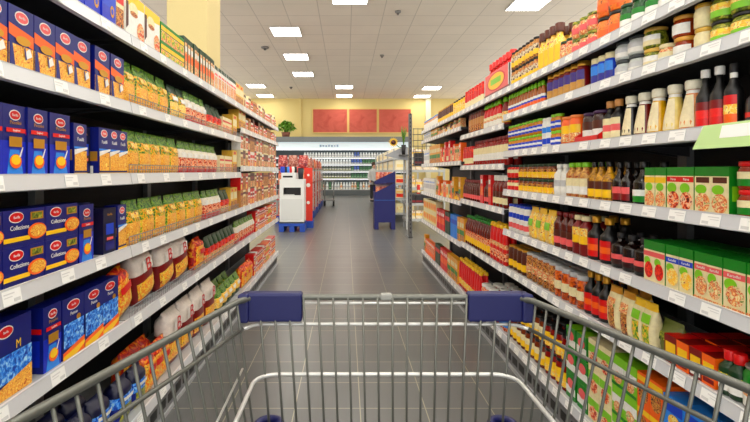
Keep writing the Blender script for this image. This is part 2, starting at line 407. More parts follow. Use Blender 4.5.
# ---- sauce side
kc('knodel', 'green carton with dumpling picture and pink band', .073, .157, .11, GREEN,
   [('r',0,0,1,.78,CREAM),('r',0,.62,1,.74,PINK),('t',.5,.68,.08,'Kartoffel',WHITE),('o',.35,.5,.3,.12,LIME),('o',.55,.3,.42,.2,PALEPIC),('r',0,.0,1,.06,PALEPIC)],
   side=[('r',.2,.12,.8,.42,WHITE),('r',.1,.6,.9,.75,BLUE),('r',.25,.18,.75,.36,GREY),('q',[(.1,.86),(.25,.86),(.25,.99),(.1,.99)],WHITE)], top=GREEN)
kc('knodelblue', 'green carton with blue band and pasta picture', .073, .157, .11, GREEN,
   [('r',0,0,1,.78,CREAM),('r',0,.6,1,.72,BLUE),('t',.5,.66,.08,'Kartoffel',WHITE),('o',.35,.48,.3,.1,LIME),('o',.55,.28,.42,.2,YELPIC)], side=[('r',.1,.6,.9,.75,BLUE)], top=GREEN)
kc('knodelred', 'green carton with orange dish picture', .073, .157, .11, GREEN,
   [('r',0,0,1,.78,CREAM),('r',0,.62,1,.74,PINK),('o',.35,.5,.3,.1,LIME),('o',.5,.28,.4,.2,REDF)], side=[('r',.1,.6,.9,.75,PINK)], top=GREEN)
kc('pureeyel', 'green topped potato mix carton with yellow band', .07, .155, .1, GREEN,
   [('r',0,0,1,.8,CREAM),('r',0,.62,1,.76,YELLOW),('o',.45,.52,.35,.1,LIME),('o',.5,.22,.45,.2,PALEPIC)], side=[('r',.1,.3,.9,.6,LIME)], top=GREEN)
kc('pureered', 'green topped potato mix carton with red band', .07, .155, .1, GREEN,
   [('r',0,0,1,.8,CREAM),('r',0,.66,1,.78,RED),('t',.5,.72,.08,'Püree',WHITE),('o',.4,.52,.35,.12,LIME),('o',.5,.24,.45,.2,REDMIX)], side=[('r',.1,.3,.9,.6,LIME)], top=GREEN)
kc('pureebrn', 'green topped potato mix carton with brown band', .07, .155, .1, GREEN,
   [('r',0,0,1,.8,CREAM),('r',.1,.66,.9,.78,BROWN),('o',.4,.52,.35,.1,LIME),('o',.5,.24,.45,.2,PALEPIC)], side=[('r',.1,.3,.9,.6,LIME)], top=GREEN)
kc('bouillon', 'small red stock cube carton', .058, .1, .09, DRED, [('r',.1,.3,.9,.75,YELLOW),('r',.1,.1,.9,.25,WHITE)], top=RED)
kc('bouillon2', 'small orange stock cube carton', .058, .1, .09, ORANGE, [('r',.1,.3,.9,.75,YELLOW),('r',.1,.1,.9,.25,DRED)], top=DRED)
kc('limebox', 'lime and white baking mix carton', .085, .13, .16, LIME, [('r',0,.4,1,.7,WHITE),('o',.5,.3,.35,.2,PALEPIC),('r',0,0,1,.1,GREEN)], side=[('r',.1,.2,.9,.7,GREEN)], top=LIME)
kc('palegreen', 'white carton with fruit picture', .085, .13, .16, CREAM, [('r',0,.5,1,.8,LIME),('o',.5,.3,.35,.25,REDMIX)], side=[('r',.1,.2,.9,.7,PINK)], top=CREAM)
kc('orangebox', 'orange baking mix carton with cake picture', .09, .13, .16, ORANGE, [('o',.5,.4,.4,.3,BROWNPIC),('r',0,.75,1,.92,YELLOW)], side=[('r',.1,.2,.9,.7,BROWNPIC)], top=ORANGE)
kc('bluebox', 'blue baking mix carton with golden cake picture', .1, .125, .16, SKY, [('r',.05,.55,.95,.85,BLUE),('o',.55,.3,.3,.22,YELPIC)], side=[('r',.1,.2,.9,.7,BLUE)], top=SKY)
kc('bluegreen', 'green and white dessert carton', .085, .125, .14, GREEN, [('r',0,.2,1,.5,WHITE),('o',.5,.65,.35,.2,PINK)], side=[('r',.1,.2,.9,.7,LIME)], top=LIME)
kind('nutbag', 'snack_bag', 'bag', 'cream nut bag with gold folded top', bag(.1,.19,.06, lambda t,c,s: GOLD if t > .86 else (CREAM if abs(c) > .3 or t > .55 else BROWNPIC), seed=12, label=(.2,.5,.8,.72,PALEPIC)), .1, .19, .06)
kind('nutbag2', 'snack_bag', 'bag', 'cream bag with green and red fruit print', bag(.1,.18,.06, lambda t,c,s: YELLOW if t > .86 else (CREAM if abs(c) > .35 or t > .5 else VEG), seed=13, label=(.2,.55,.8,.75,LIME)), .1, .18, .06)
kind('olivebag', 'snack_bag', 'bag', 'olive coloured pouch', bag(.14,.13,.07, lambda t,c,s: M((120,128,70),.4,var=.2), seed=14, label=(.2,.4,.8,.65,OLIVE)), .14, .13, .07)
kbt('oilbtl', 'dark green bottle with red cap', .038, .14, DGREEN, RED, [WHITE, VEG], shoulder=.6, neck=.5, cap_h=.03)
kj('tinw', 'green and white tin with food picture', .042, .125, GREEN, M((190,192,190),.3,metal=.8), [WHITE, PALEPIC, GREEN], lid_h=.008, band=(.05,.95), name='food_tin', cat='tin')
kj('stackjar', 'jar with red lid and green label', .036, .085, M((150,60,30),.2), RED, [GREEN, CREAM])
kj('cornjar', 'yellow green pickle jar with black lid', .04, .105, OLIVE, BLACK, [LIME, YELPIC])
kj('pinkjar', 'pink labelled jar with dark green lid', .04, .105, LEAF, DGREEN, [PINK, REDMIX])
kj('creamjar', 'cream horseradish jar with gold lid', .037, .092, CREAM, M((214,180,90),.35), None)
kj('whtjar', 'small white spice jar with white lid', .034, .078, PALEPIC, CREAM, [WHITE, CREAM])
kj('amberjar', 'amber jar with gold lid and white label', .034, .078, M((150,70,30),.2), M((214,170,90),.35), [WHITE])
kj('goldlid', 'pale jar with broad gold lid', .045, .085, OLIVE, M((222,190,110),.35), [CREAM, WHITE])
kj('greylid', 'white herring jar with grey lid', .04, .085, M((206,210,206),.3), M((70,76,78),.4), [WHITE, LGREY])
kbt('bluetall', 'tall jar with cream lid and blue label', .031, .14, BLUE, CREAM, [M((60,60,150),.4), SKY], shoulder=.76, neck=.8, cap_h=.026, band=(.1,.72), cap_r=.95, name='salad_cream_jar', cat='jar')
kbt('purptall', 'tall jar with gold lid and purple label', .031, .17, DRED, GOLD, [M((200,160,90),.4), M((84,60,140),.4)], shoulder=.76, neck=.8, cap_h=.026, band=(.1,.72), cap_r=.93, name='salad_cream_jar', cat='jar')
kind('mustard', 'mustard_tube', 'bottle', 'blue and white labelled mustard bottle with green cap', squeeze(.024,.155,M((170,110,50),.3),LIME,[ORANGE,BLUE,WHITE]), .048, .155, .034)
kind('ketch', 'ketchup_bottle', 'bottle', 'red ketchup bottle with green cap and white label', squeeze(.045,.23,RED,LIME,[WHITE,PALEPIC,CREAM], cap_h=.04), .09, .23, .056)
kind('ketchy', 'ketchup_bottle', 'bottle', 'dark red squeeze bottle with green cap and yellow label', squeeze(.045,.23,DRED,LIME,[YELLOW,CREAM,YELPIC], cap_h=.04), .09, .23, .056)
kind('ketchred', 'ketchup_bottle', 'bottle', 'red squeeze bottle with yellow cap', squeeze(.035,.3,RED,YELLOW,[YELPIC,REDF,RED]), .07, .3, .044)
kbt('redlab', 'tall black sauce bottle with white cap and red label', .028, .205, BLACK, WHITE, [RED, M((214,52,44),.4), DRED], shoulder=.52, neck=.34, cap_h=.026, band=(.06,.46), cap_r=.5)
kbt('redyel', 'black sauce bottle with red and yellow label', .031, .2, BLACK, DARK, [ORANGE, YELPIC, RED], shoulder=.55, neck=.36, cap_h=.026, band=(.06,.5), neck_label=WHITE)
kbt('greydrop', 'dark grey rounded vinegar bottle', .048, .19, M((62,66,70),.3), BLACK, [M((60,64,68),.4), RED], shoulder=.35, neck=.3, cap_h=.03, band=(.05,.2))
for ky, de, co in (('conetan','peach coloured cone dressing bottle with white cap',(222,160,110)), ('conecream','cream coloured cone dressing bottle with white cap',(232,214,140)),
                   ('coneyel','yellow cone dressing bottle with white cap',(216,176,40)), ('conered','red brown cone dressing bottle with white cap',(120,36,26)), ('coneblk','black cone dressing bottle with white label',(24,22,24))):
    kind(ky, 'dressing_bottle', 'bottle', de, cone_bottle(.042, .185, M(co,.25,coat=.3), M((236,232,214),.35), M((238,226,196),.4)), .084, .185, .084)
kbt('blkpink', 'black vinegar bottle with tan cap and pink label', .036, .185, BLACK, TAN, [CREAM, PINK, CREAM], shoulder=.6, neck=.42, cap_h=.03, band=(.08,.56), cap_r=.55)
kj('purplid', 'dark jar with purple lid', .04, .15, M((60,20,14),.2), M((80,50,90),.4), [WHITE, BROWN])
kj('peach', 'orange sauce jar with peach label', .04, .16, ORANGE, M((230,150,90),.4), [PALEPIC, YELLOW])
kj('yeljar', 'yellow mustard jar with blue label', .030, .094, M((196,140,50),.25), LIME, [BLUE, WHITE, BLUE], band=(.2,.7))
kj('orgjar', 'small orange jar with green lid', .034, .094, ORANGE, LIME, [YELPIC, BLUE])
kj('whtblue', 'white jar with blue label', .034, .18, WHITE, WHITE, [BLUE, WHITE, SKY])
kbt('soy', 'dark soy sauce bottle with red label', .036, .18, M((34,22,18),.2), BLACK, [DRED, PINK], shoulder=.5, neck=.34, cap_h=.024, band=(.08,.4))
kbt('soygreen', 'dark sauce bottle with green label', .036, .18, M((30,26,18),.2), BLACK, [GREEN, WHITE], shoulder=.5, neck=.34, cap_h=.024, band=(.08,.36))
kbt('goldoil', 'golden sauce bottle with black cap', .034, .185, PIC([(120,80,20),(226,180,60)],50), BLACK, [YELLOW, BROWN], shoulder=.55, neck=.36, band=(.1,.5))
kbt('gherkin', 'salad dressing bottle with white label and green cap', .032, .185, PIC([(150,60,20),(226,190,120)],50), LIME, [WHITE, CREAM], shoulder=.66, neck=.5, band=(.12,.56))
kbt('whtbtl', 'white garlic sauce bottle', .032, .18, WHITE, WHITE, [WHITE, LGREY], shoulder=.66, neck=.5)
kj('curry', 'yellow sauce jar with green lid', .036, .092, M((120,66,24),.2), DGREEN, [YELPIC, YELLOW, BROWNPIC], band=(.1,.85))
kj('redjar', 'red pesto jar with dark lid', .036, .092, REDF, DARK, [RED, CREAM])
kbt('balsam', 'short dark balsamic bottle with red print', .04, .155, M((30,14,12),.18), DARK, [M((60,20,20),.4), PINK], shoulder=.62, neck=.36, band=(.12,.4))
kbt('redneck', 'black sauce bottle with red label and gold cap', .036, .21, BLACK, GOLD, [RED, ORANGE, RED], shoulder=.56, neck=.36, cap_h=.03, band=(.08,.5), cap_r=.5)
kbt('yellid', 'red sauce bottle with yellow label and white cap', .034, .2, DRED, CREAM, [YELLOW, YELPIC], shoulder=.7, neck=.5, band=(.3,.7), cap_r=.7)
kbt('brnb', 'brown sauce bottle with plain label', .032, .2, M((100,40,24),.25), DRED, [PINK, BROWN], shoulder=.66, neck=.5)
kind('snackyel', 'snack_bag', 'bag', 'bright yellow snack bag with green print', bag(.13,.2,.07, lambda t,c,s: YELLOW if t > .8 else YELPIC, seed=15, label=(.2,.4,.8,.62,LIME)), .13, .2, .07)
kj('whtpink', 'white and pink labelled jar with blue lid', .032, .19, WHITE, BLUE, [PINK, WHITE, BLUE])
kj('antip', 'orange antipasti jar with white lid', .038, .17, PIC([(110,40,16),(206,110,40),(226,160,80)],40,.2), LGREY, [CREAM], band=(.3,.62), lid_h=.024)
kj('antip2', 'red brown antipasti jar with white lid', .038, .17, BROWNPIC, LGREY, [PALEPIC], band=(.3,.62))
kj('brnjar', 'brown jar with yellow label', .034, .17, BROWN, GOLD, [YELLOW, BROWN])
kj('blkyel', 'amber jar with yellow label and dark lid', .035, .15, M((120,60,20),.2), BLACK, [YELLOW, CREAM])
kj('blkyel2', 'red jar with yellow label and black lid', .035, .15, M((130,24,16),.2), BLACK, [YELPIC, YELLOW])
kj('pepjar', 'red pepper jar with green lid', .036, .12, REDMIX, DGREEN, [PALEPIC], band=(.3,.7))
kj('pinkpep', 'pale jar with yellow green lid', .036, .09, PALEPIC, OLIVE, [PINK], band=(.3,.7))
kj('orgblk', 'orange vegetable jar with black lid', .045, .12, PIC([(220,110,40),(240,150,70),(60,60,70)],40), BLACK, [ORANGE], band=(.25,.55))
kj('grnveg', 'green vegetable jar with white label', .042, .12, M((40,90,50),.25), DGREEN, [WHITE, GREEN], band=(.25,.7))
kbt('yelbrn', 'yellow syrup bottle with brown ribbed cap', .036, .25, YELPIC, BROWN, [YELLOW], shoulder=.55, neck=.55, cap_h=.05, cap_r=.8)
kj('spice', 'small brown and yellow spice jar', .03, .125, BROWNPIC, DARK, [YELLOW, SPICE])
kj('redstack', 'red sauce jar with cream label', .036, .19, REDF, RED, [CREAM, RED])
kj('brwtall', 'tall brown sauce jar', .034, .2, M((120,50,24),.25), BROWN, [BROWNPIC, TAN])
kj('palestk', 'pale packet jar with blue lid', .045, .15, PALEPIC, SKY, [WHITE])
kj('yelblk', 'yellow mustard jar with black lid', .05, .17, YELLOW, BLACK, [YELPIC])
kbt('redwhtlab', 'red barbecue bottle with long white label', .034, .225, M((150,34,24),.25), DRED, [WHITE, CREAM], shoulder=.7, neck=.5, band=(.2,.7))
kbt('whtcap', 'red brown ketchup bottle with white cap', .034, .25, M((120,30,20),.25), WHITE, [CREAM, BROWN], shoulder=.66, neck=.6, cap_h=.04, cap_r=.75)
kbt('greencap', 'brown sauce bottle with green cap and yellow label', .034, .28, M((110,40,22),.25), GREEN, [YELLOW, REDMIX], shoulder=.62, neck=.45, band=(.1,.5))
kind('redtube', 'ketchup_bottle', 'bottle', 'red tube bottle with yellow cap', squeeze(.036,.3,RED,YELLOW,[REDMIX,RED,PALEPIC]), .072, .3, .045)
kj('whtlid', 'red sauce jar with broad white lid', .045, .22, REDMIX, WHITE, [SKY, WHITE], lid_h=.025)
kc('tea', 'yellow and white two tone carton', .14, .16, .1, CREAM, [('r',.1,.2,.9,.8,YELLOW),('o',.5,.5,.3,.25,ORANGE)], top=CREAM)
kc('bluepk', 'sky blue sauce pack', .08, .25, .06, SKY, [('r',0,.6,1,.8,BLUE)])
kc('grnpk', 'dark green sauce pack', .08, .25, .06, DGREEN, [('r',0,.6,1,.8,RED)])
kc('redpk', 'red and orange sauce pack', .08, .25, .06, RED, [('r',0,.3,1,.6,ORANGE),('r',.2,.7,.8,.85,WHITE)])
kc('orgpk', 'orange sauce pack with white print', .08, .2, .06, ORANGE, [('r',.1,.3,.9,.7,REDMIX),('r',.2,.75,.8,.9,WHITE)])
kc('yelpk', 'yellow sauce pack', .08, .25, .06, M((222,170,60),.4), [('r',0,.3,1,.5,GREEN),('r',.1,.05,.9,.3,BROWNPIC),('r',.1,.6,.9,.8,CREAM)])
kc('whtpk', 'white and pale blue sauce pack', .09, .21, .06, WHITE, [('r',0,.3,1,.6,LGREY),('r',.2,.7,.8,.8,SKY)])
kc('pinkpk', 'pink and white sauce pack', .08, .17, .06, PALEPIC, [('r',0,.6,1,.8,GREEN)])

# ------------------------------------------------------------------ shelving
SAT[0] = 1.0
XL, XR = -1.02, 1.16
LV = {  # name: (z of shelf surface)
 ('L',1): dict(top=2.04, second=1.72, third=1.385, fourth=1.04, fifth=.70, bottom=.20),
 ('L',2): dict(top=2.04, second=1.82, third=1.445, fourth=1.04, fifth=.70, bottom=.20),
 ('R',1): dict(top=2.00, second=1.805, third=1.54, fourth=1.263, fifth=.975, sixth=.70, bottom=.20),
 ('R',2): dict(top=2.00, second=1.75, third=1.45, fourth=1.12, sixth=.69, bottom=.20),
 ('R',3): dict(top=2.00, second=1.85, third=1.50, fourth=1.09, sixth=.67, bottom=.20)}
DEPTH = .46
ENAMEL = M((214,216,218), .35, metal=.15); SHELFTOP = M((176,178,180), .4, metal=.2); UNDER = M((44,44,47), .5, metal=.2); BACK = M((26,26,29), .6); STRIP = M((202,204,207), .4); TICKET = M((244,244,240), .5)  # undersides and back panels darkened to paint in the shade between shelves
POSTM = M((120,122,124), .4, metal=.5)
def bay(side, y0, y1, lv, label, rails=(), group=None, ends=(0,0), ticket=.14, mix=None):
    """one gondola bay.  Local frame: x away from the aisle is positive"""
    s = -1 if side == 'L' else 1; X0 = XL if side == 'L' else XR; L = y1-y0
    t = tag(link('shelving_bay', None, None, (X0, y0, 0), (0,0,0)), label, 'shelf', group)
    def bx(mb, a, c, z0, b, d, z1, m, **k):     # a,b distances behind the front edge
        x0, x1 = sorted((s*a, s*b)); mb.box(x0, c, z0, x1, d, z1, m, **k); return mb
    bk = MB(); bx(bk, DEPTH, 0, .0, DEPTH+.02, L, 2.16, BACK); obj('back_panel', bk, t)
    for yy in (0, L-.03):
        u = MB(); bx(u, DEPTH-.035, yy, 0, DEPTH, yy+.03, 2.18, POSTM)
        obj('upright', u, t)
    for nm, z in lv.items():
        g = .003; sh = MB()
        if nm == 'bottom':
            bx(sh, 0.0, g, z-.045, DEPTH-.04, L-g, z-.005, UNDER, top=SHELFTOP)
            so = obj('base_deck', sh, t)
            kp = MB(); bx(kp, .015, 0, 0, .03, L, z-.046, M((132,134,136), .45, metal=.2))
            n = int(L/.118)
            for i in range(n):
                yy = .02 + i*L/n
                bx(kp, .013, yy, .05, .016, yy+.085, .10, BLACK)
            bx(kp, .004, 0, .0, .0145, L, .022, M((176,178,180), .4, metal=.2))
            obj('kick_panel', kp, t)
        else:
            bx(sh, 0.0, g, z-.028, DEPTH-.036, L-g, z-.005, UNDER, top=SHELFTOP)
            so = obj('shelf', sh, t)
            for yy in (.03, L-.05):
                b = MB(); p = [(s*.08, yy, z-.03), (s*(DEPTH-.036), yy, z-.03), (s*(DEPTH-.036), yy, z-.075), (s*.2, yy, z-.04)]
                b.prism(p, (0,.012,0), M((60,60,64),.45,metal=.4)); obj('bracket', b, so)
        st = MB(); zt = z+.004; hh = .043 if side == 'R' else .05     # the sloped price strip along the front edge
        a = [(-s*.004, g, zt), (-s*.012, g, zt-hh), (s*.004, g, zt-hh-.004), (s*.004, g, zt)]
        st.prism(a, (0, L-2*g, 0), STRIP if side == 'R' else ENAMEL, False)
        so2 = obj('price_strip', st, so)
        st2 = MB(); st2.box(min(-s*.0055, s*.004), g, zt, max(-s*.0055, s*.004), L-g, zt+.002, ENAMEL); so3 = obj('strip_edge', st2, so)
        # tickets
        rnd = random.Random(int(z*100)+int(y0*10)); pitch = ticket if side == 'R' else .3
        n = max(1, int(L/pitch))
        for i in range(n):
            yy = .02 + i*(L-.04)/n + (0 if side == 'R' else rnd.random()*.1)
            if yy+.075 > L-.01: break
            if side == 'R' and rnd.random() < .08: continue
            tk = MB(); m2 = TICKET; w = .078
            tk.prism([(-s*.0065, yy, zt-.003), (-s*.0065, yy+w, zt-.003), (-s*.0138, yy+w, zt-hh+.003), (-s*.0138, yy, zt-hh+.003)], (-s*.0008,0,0), m2)
            for (q0, q1, v0, v1) in ((.006,.05,.2,.28), (.006,.04,.42,.48), (.045,.072,.62,.85)):
                za, zb = zt-.003-(hh-.006)*v0, zt-.003-(hh-.006)*v1
                xa, xb = -s*(.0075+.0073*v0), -s*(.0075+.0073*v1)
                tk.prism([(xa, yy+q0, za), (xa, yy+q1, za), (xb, yy+q1, zb), (xb, yy+q0, zb)], (-s*.0004,0,0), M((214,214,212),.6))
            obj('price_ticket', tk, so)
        if nm in rails:    # low wire fence at the front edge
            r = MB(); xx = s*.012
            r.tube([(xx, .02, z+.045), (xx, L-.02, z+.045)], .0022, GREY, 6); r.tube([(xx, .02, z+.022), (xx, L-.02, z+.022)], .0016, GREY, 6)
            k = int(L/.03)
            for i in range(k+1):
                yy = .02+(L-.04)*i/k; r.tube([(xx, yy, z-.004), (xx, yy, z+.045)], .0012, GREY, 5)
            obj('wire_fence', r, so)
    return t
LB = [-.3, .95, 2.17, 3.38, 4.45, 5.68, 6.9]; RB = [-.3, .95, 2.17, 3.38, 4.64, 5.85, 7.05]
RAILS = [(), (), ('second','third','fourth','fifth'), ('second','third','fourth','fifth'), (), ()]
ordw = ['first','second','third','fourth','fifth','sixth','seventh','eighth','ninth','tenth','eleventh','twelfth']
LN = ['grey pasta shelving bay beside the cart basket handle', 'grey pasta shelving bay holding the navy pasta boxes', 'grey pasta shelving bay holding green noodle bags with wire fences',
      'grey pasta shelving bay holding red and green bags with wire fences', 'grey pasta shelving bay with closer shelves of brown cartons', 'grey end bay of pasta shelving beside the white recycling cabinet']
RN = ['grey sauce shelving bay beside the cart basket handle', 'grey sauce shelving bay holding the green dumpling cartons', 'grey sauce shelving bay holding orange antipasti and mustard jars',
      'grey sauce shelving bay holding the big red ketchup bottles', 'grey sauce shelving bay holding blue and yellow sauce packs', 'grey end bay of sauce shelving beside the tall metal post']
for i in range(6):
    bay('L', LB[i], LB[i+1], LV[('L', 1 if i < 4 else 2)], LN[i], RAILS[i])
    bay('R', RB[i], RB[i+1], LV[('R', 1 if i < 3 else (2 if i == 3 else 3))], RN[i])

gc = MB(); gc.prism([(XR-.012,1.16,1.545),(XR-.012,1.475,1.545),(XR-.03,1.50,1.470),(XR-.03,1.16,1.470)], (-.001,0,0), M((190,222,150),.5))
gc.prism([(XR-.0145,1.29,1.538),(XR-.0145,1.40,1.538),(XR-.0235,1.40,1.500),(XR-.0235,1.29,1.500)], (-.001,0,0), TICKET)
tag(obj('promotion_card', gc), 'pale green price card clipped under the black bottles of the third sauce shelf', 'price card')
# ------------------------------------------------------------------ placing products
def mesh_for(k, whole):
    c = k['cache']
    if whole not in c:
        if whole:
            mb = MB()
            for _, p in k['parts']: mb.add(p)
            c[whole] = [(k['name'], mb.mesh(k['name']))]
        else: c[whole] = [(n, p.mesh(n)) for n, p in k['parts']]
    return c[whole]
COUNT = 0
def put(key, x, y, z, rz, label, group, whole, lean=0, pitchx=0):
    global COUNT; COUNT += 1
    k = K[key]; ms = mesh_for(k, whole)
    if len(ms) == 1:
        o = link(k['name'], ms[0][1], None, (x, y, z), (0,0,0))
    else:
        o = link(k['name'], None, None, (x, y, z))
        for n, me in ms:
            pn = n
            link(pn, me, o)
    o.rotation_euler = (Euler((pitchx, lean, 0)).to_matrix().to_4x4().to_euler()) if False else (pitchx, lean, rz)
    tag(o, label, k['cat'], group)
    return o
SN = {'L': 'pasta', 'R': 'sauce'}
def Yp(side, px): return F*(1.045 if side == 'L' else 1.185)/abs(px-VX)
used = {}
def run(side, shelf, pa, pb, key, tiers=1, rows=1, jit=.04, lean=0, n=None, set_back=.025, z=None, hs=1, gap=1.0, lie=0):
    """products from pixel column pa (cart end) to pb (far end) of the photo, measured on the product front plane"""
    keys = key if isinstance(key, list) else [key]; key = keys[0]
    k = dict(K[key])
    if len(keys) > 1: k['w'] = sum(K[q]['w'] for q in keys)/len(keys); k['d'] = max(K[q]['d'] for q in keys); k['h'] = max(K[q]['h'] for q in keys)
    ya, yb = sorted((Yp(side, pa), Yp(side, pb)))
    ya = max(ya, .55)
    ymin = Yp(side, 800 if side == 'R' else -55)
    ya = max(ya, ymin); yb = min(yb, 6.88 if side == 'L' else 7.03); L = yb-ya; w = k['w']*1.03
    if n is None: n = max(1, int(L/w/gap+.4))
    fit = min(1.12, max(.8, L/n/(k['w']*1.025)))
    s = -1 if side == 'L' else 1
    X0 = (XL if side == 'L' else XR) + s*set_back
    unit = 1 if ya+L/2 < (4.45 if side == 'L' else 3.38) else (2 if (side == 'L' or ya+L/2 < 4.64) else 3)
    zz = LV[(side, unit)][shelf] - .005 if z is None else z
    above = [v for v in LV[(side, unit)].values() if v > LV[(side, unit)][shelf]+.01]
    room = (min(above)-.036-zz) if above else 9
    def zf(h): return min(1.0, room/(tiers*(h+.001)))
    pxw = abs(pb-pa)/n
    indiv = n <= 12 and pxw >= 5.5
    whole = pxw < 4.5
    where = f"{shelf} {SN[side]} shelf"
    base = (key, shelf, side); dup = used.get(base, 0); used[base] = dup+1
    if dup: base_txt = ['', 'further on', 'still further', 'last set'][dup]
    else: base_txt = ''
    rzs = PI/2 if side == 'L' else -PI/2
    for r in range(rows):
        for t in range(tiers):
            for i in range(n):
                yy = ya + (i+.5)*L/n
                xx = X0 + s*r*(k['d']*1.06+.004)
                yy += random.uniform(-1, 1)*max(0, (L/n-k['w']))*.25
                xx += s*random.uniform(0, .006)*(tiers == 1)
                rz = rzs + (random.uniform(-jit, jit) if tiers == 1 else random.uniform(-.01,.01))
                if len(keys) > 1: key = keys[(i*7+t*3+(i*i)//3) % len(keys)]
                bits = [K[key]['desc']]
                if indiv and (n*tiers > 1) and len(keys) == 1:
                    if n > 1: bits.append(ordw[i] + ' from cart')
                    if tiers > 1: bits.append(['lower', 'upper', 'topmost'][t] + ' layer')
                if r: bits[1:] = ['behind front row']
                if base_txt: bits.append(base_txt)
                bits.append(where)
                lab = ', '.join(bits)
                if r: g = f"{K[key]['desc']} behind the front row, {where} {base_txt}".strip()
                else: g = f"{K[key]['desc']} row, {where} {base_txt}".strip()
                zs = zf(k['h']); o = put(key, xx, yy, zz + .0008 + t*(k['h']*zs+.0008), rz, lab, g if (n*tiers*rows > 1) else None, whole or r > 0)
                f1 = fit if len(keys) == 1 else L/n/(K[key]['w']*1.03)
                o.scale = (f1, 1 if k['cat'] in ('box','bag') else fit, zs if len(keys) == 1 or tiers == 1 else zs*k['h']/K[key]['h'])
                if lean: 
                    o.rotation_euler = (random.uniform(-.05, .02), lean, rz); o.location.z += abs(math.sin(lean))*k['w']*.5+.006
                if lie:   # lying on its back, top away from the aisle
                    o.rotation_euler = (-PI/2+lie, 0, rz); o.location.x += s*.0; o.location.z += .01
L_, R_ = 'L', 'R'
# --- pasta side, top
run(L_,'top',-60,117,'bluetop'); run(L_,'top',117.5,125,'smallpic'); run(L_,'top',126,160,'eggbox',n=2,jit=.01)
run(L_,'top',161,184,'soup',tiers=2); run(L_,'top',184,215,'saucemix'); run(L_,'top',215,236,'rice'); run(L_,'top',236,243.5,'yel',n=2)
run(L_,'top',244,277,['crmred','brn','noodwht','noodyel','redwht'])
# second
run(L_,'second',-95,91,'shells',jit=.02); run(L_,'second',95,124,'shells',n=2,jit=.02); run(L_,'second',125,171,'greenbag'); run(L_,'second',172,188,'greenbag2')
run(L_,'second',188,208,'redgreen'); run(L_,'second',209,223,'grred'); run(L_,'second',223,232,'smallred'); run(L_,'second',232.5,237.5,'yel')
run(L_,'second',239,246,'yel'); run(L_,'second',246.5,277.5,['noodwht','crmred','noodyel','redwht','brn'])
# third
run(L_,'third',-90,48,'spag',jit=.02); run(L_,'third',51,73,'spag',n=1,jit=.02); run(L_,'third',74,88,'ribbon',n=1); run(L_,'third',90,98,'navyend',n=1,set_back=.06); run(L_,'third',99,128,'ribbon',n=3)
run(L_,'third',129,181,'greenbag'); run(L_,'third',182,219,'redgreen'); run(L_,'third',220,232,'smallred'); run(L_,'third',232.5,237.5,'yel')
run(L_,'third',240.5,277.5,['crmred','noodyel','brn','noodwht','redwht'],tiers=2)
# fourth
run(L_,'fourth',-60,45,'lasagne',tiers=2,jit=.01); run(L_,'fourth',45,78,'lasagne',tiers=2,n=1,jit=.01); run(L_,'fourth',80,95,'spag',n=1); run(L_,'fourth',96,102,'spag',n=1,set_back=.08) ; run(L_,'fourth',104,117,'navyend',n=1); run(L_,'fourth',118,127,'ribbon',n=1)
run(L_,'fourth',128,204,'greenbag',gap=1.12); run(L_,'fourth',206,222,'redgreen'); run(L_,'fourth',222.5,230,'grred'); run(L_,'fourth',230.5,237.5,'yel')
run(L_,'fourth',240.5,278,['noodyel','brn','crmred','redwht','noodwht'],tiers=2)
# fifth
run(L_,'fifth',-60,33,'bigm',n=2,jit=.01); run(L_,'fifth',44,62,'spag',n=1); run(L_,'fifth',62.5,119,'penne',n=3,jit=.02)
run(L_,'fifth',120,138,'yellowred',n=1,lean=-.25); run(L_,'fifth',140,193,'whitered',n=3,lean=-.22); run(L_,'fifth',196,207,'yellowred',n=1)
run(L_,'fifth',208,236,'grred'); run(L_,'fifth',237,255,'redgreen'); run(L_,'fifth',255.5,277.5,['redwht','noodwht','orgpk2'],tiers=2)
# bottom
run(L_,'bottom',-100,120,'navybag',rows=2,n=6,set_back=.05); run(L_,'bottom',122,150,'navybag',n=2,set_back=.03); run(L_,'bottom',151,173,'yellowred',n=3,set_back=.04,rows=2)
run(L_,'bottom',174,220,'whitered2',n=4,set_back=.05); run(L_,'bottom',221,243,'lyingbag',tiers=1,rows=2,set_back=.04); run(L_,'bottom',244,254,'yellowred',n=3)
run(L_,'bottom',255,277,['redwht','noodwht','orgpk2'],tiers=2,set_back=.04)

# --- sauce side, top
run(R_,'top',640,700,'grnveg',rows=1); run(R_,'top',616,639,'grnveg'); run(R_,'top',593,616,'orgblk',tiers=2); run(R_,'top',569,592,'pinkpep',tiers=2); run(R_,'top',557,568.5,'pepjar')
run(R_,'top',536,556,'yelbrn',rows=2); run(R_,'top',510,535.5,'spice',tiers=2)
run(R_,'top',464,482,'redstack',rows=1); run(R_,'top',452,463.5,'yelblk'); run(R_,'top',437,451.5,'brnjar'); run(R_,'top',423,436.5,'palestk')
# second
run(R_,'second',704,900,'cornjar',tiers=2); run(R_,'second',689,703.5,'creamjar',tiers=2); run(R_,'second',666,688.5,'amberjar',tiers=2); run(R_,'second',653,665.5,'whtjar'); run(R_,'second',638,652.5,'goldlid',tiers=2)
run(R_,'second',610,637.5,'greylid',tiers=2); run(R_,'second',588,609,'bluetall',rows=2); run(R_,'second',545,580,'purptall',rows=2); run(R_,'second',507,542,'mustard',rows=2)
run(R_,'second',499,505.5,'ketchy',n=1); run(R_,'second',482,498.5,'ketch',rows=2); run(R_,'second',467.5,481,'brwtall'); run(R_,'second',438,460,['pinkpk','gherkin','brnjar','pepjar']); run(R_,'second',431,437.5,'yelpk'); run(R_,'second',422.5,430.5,'whtpk')
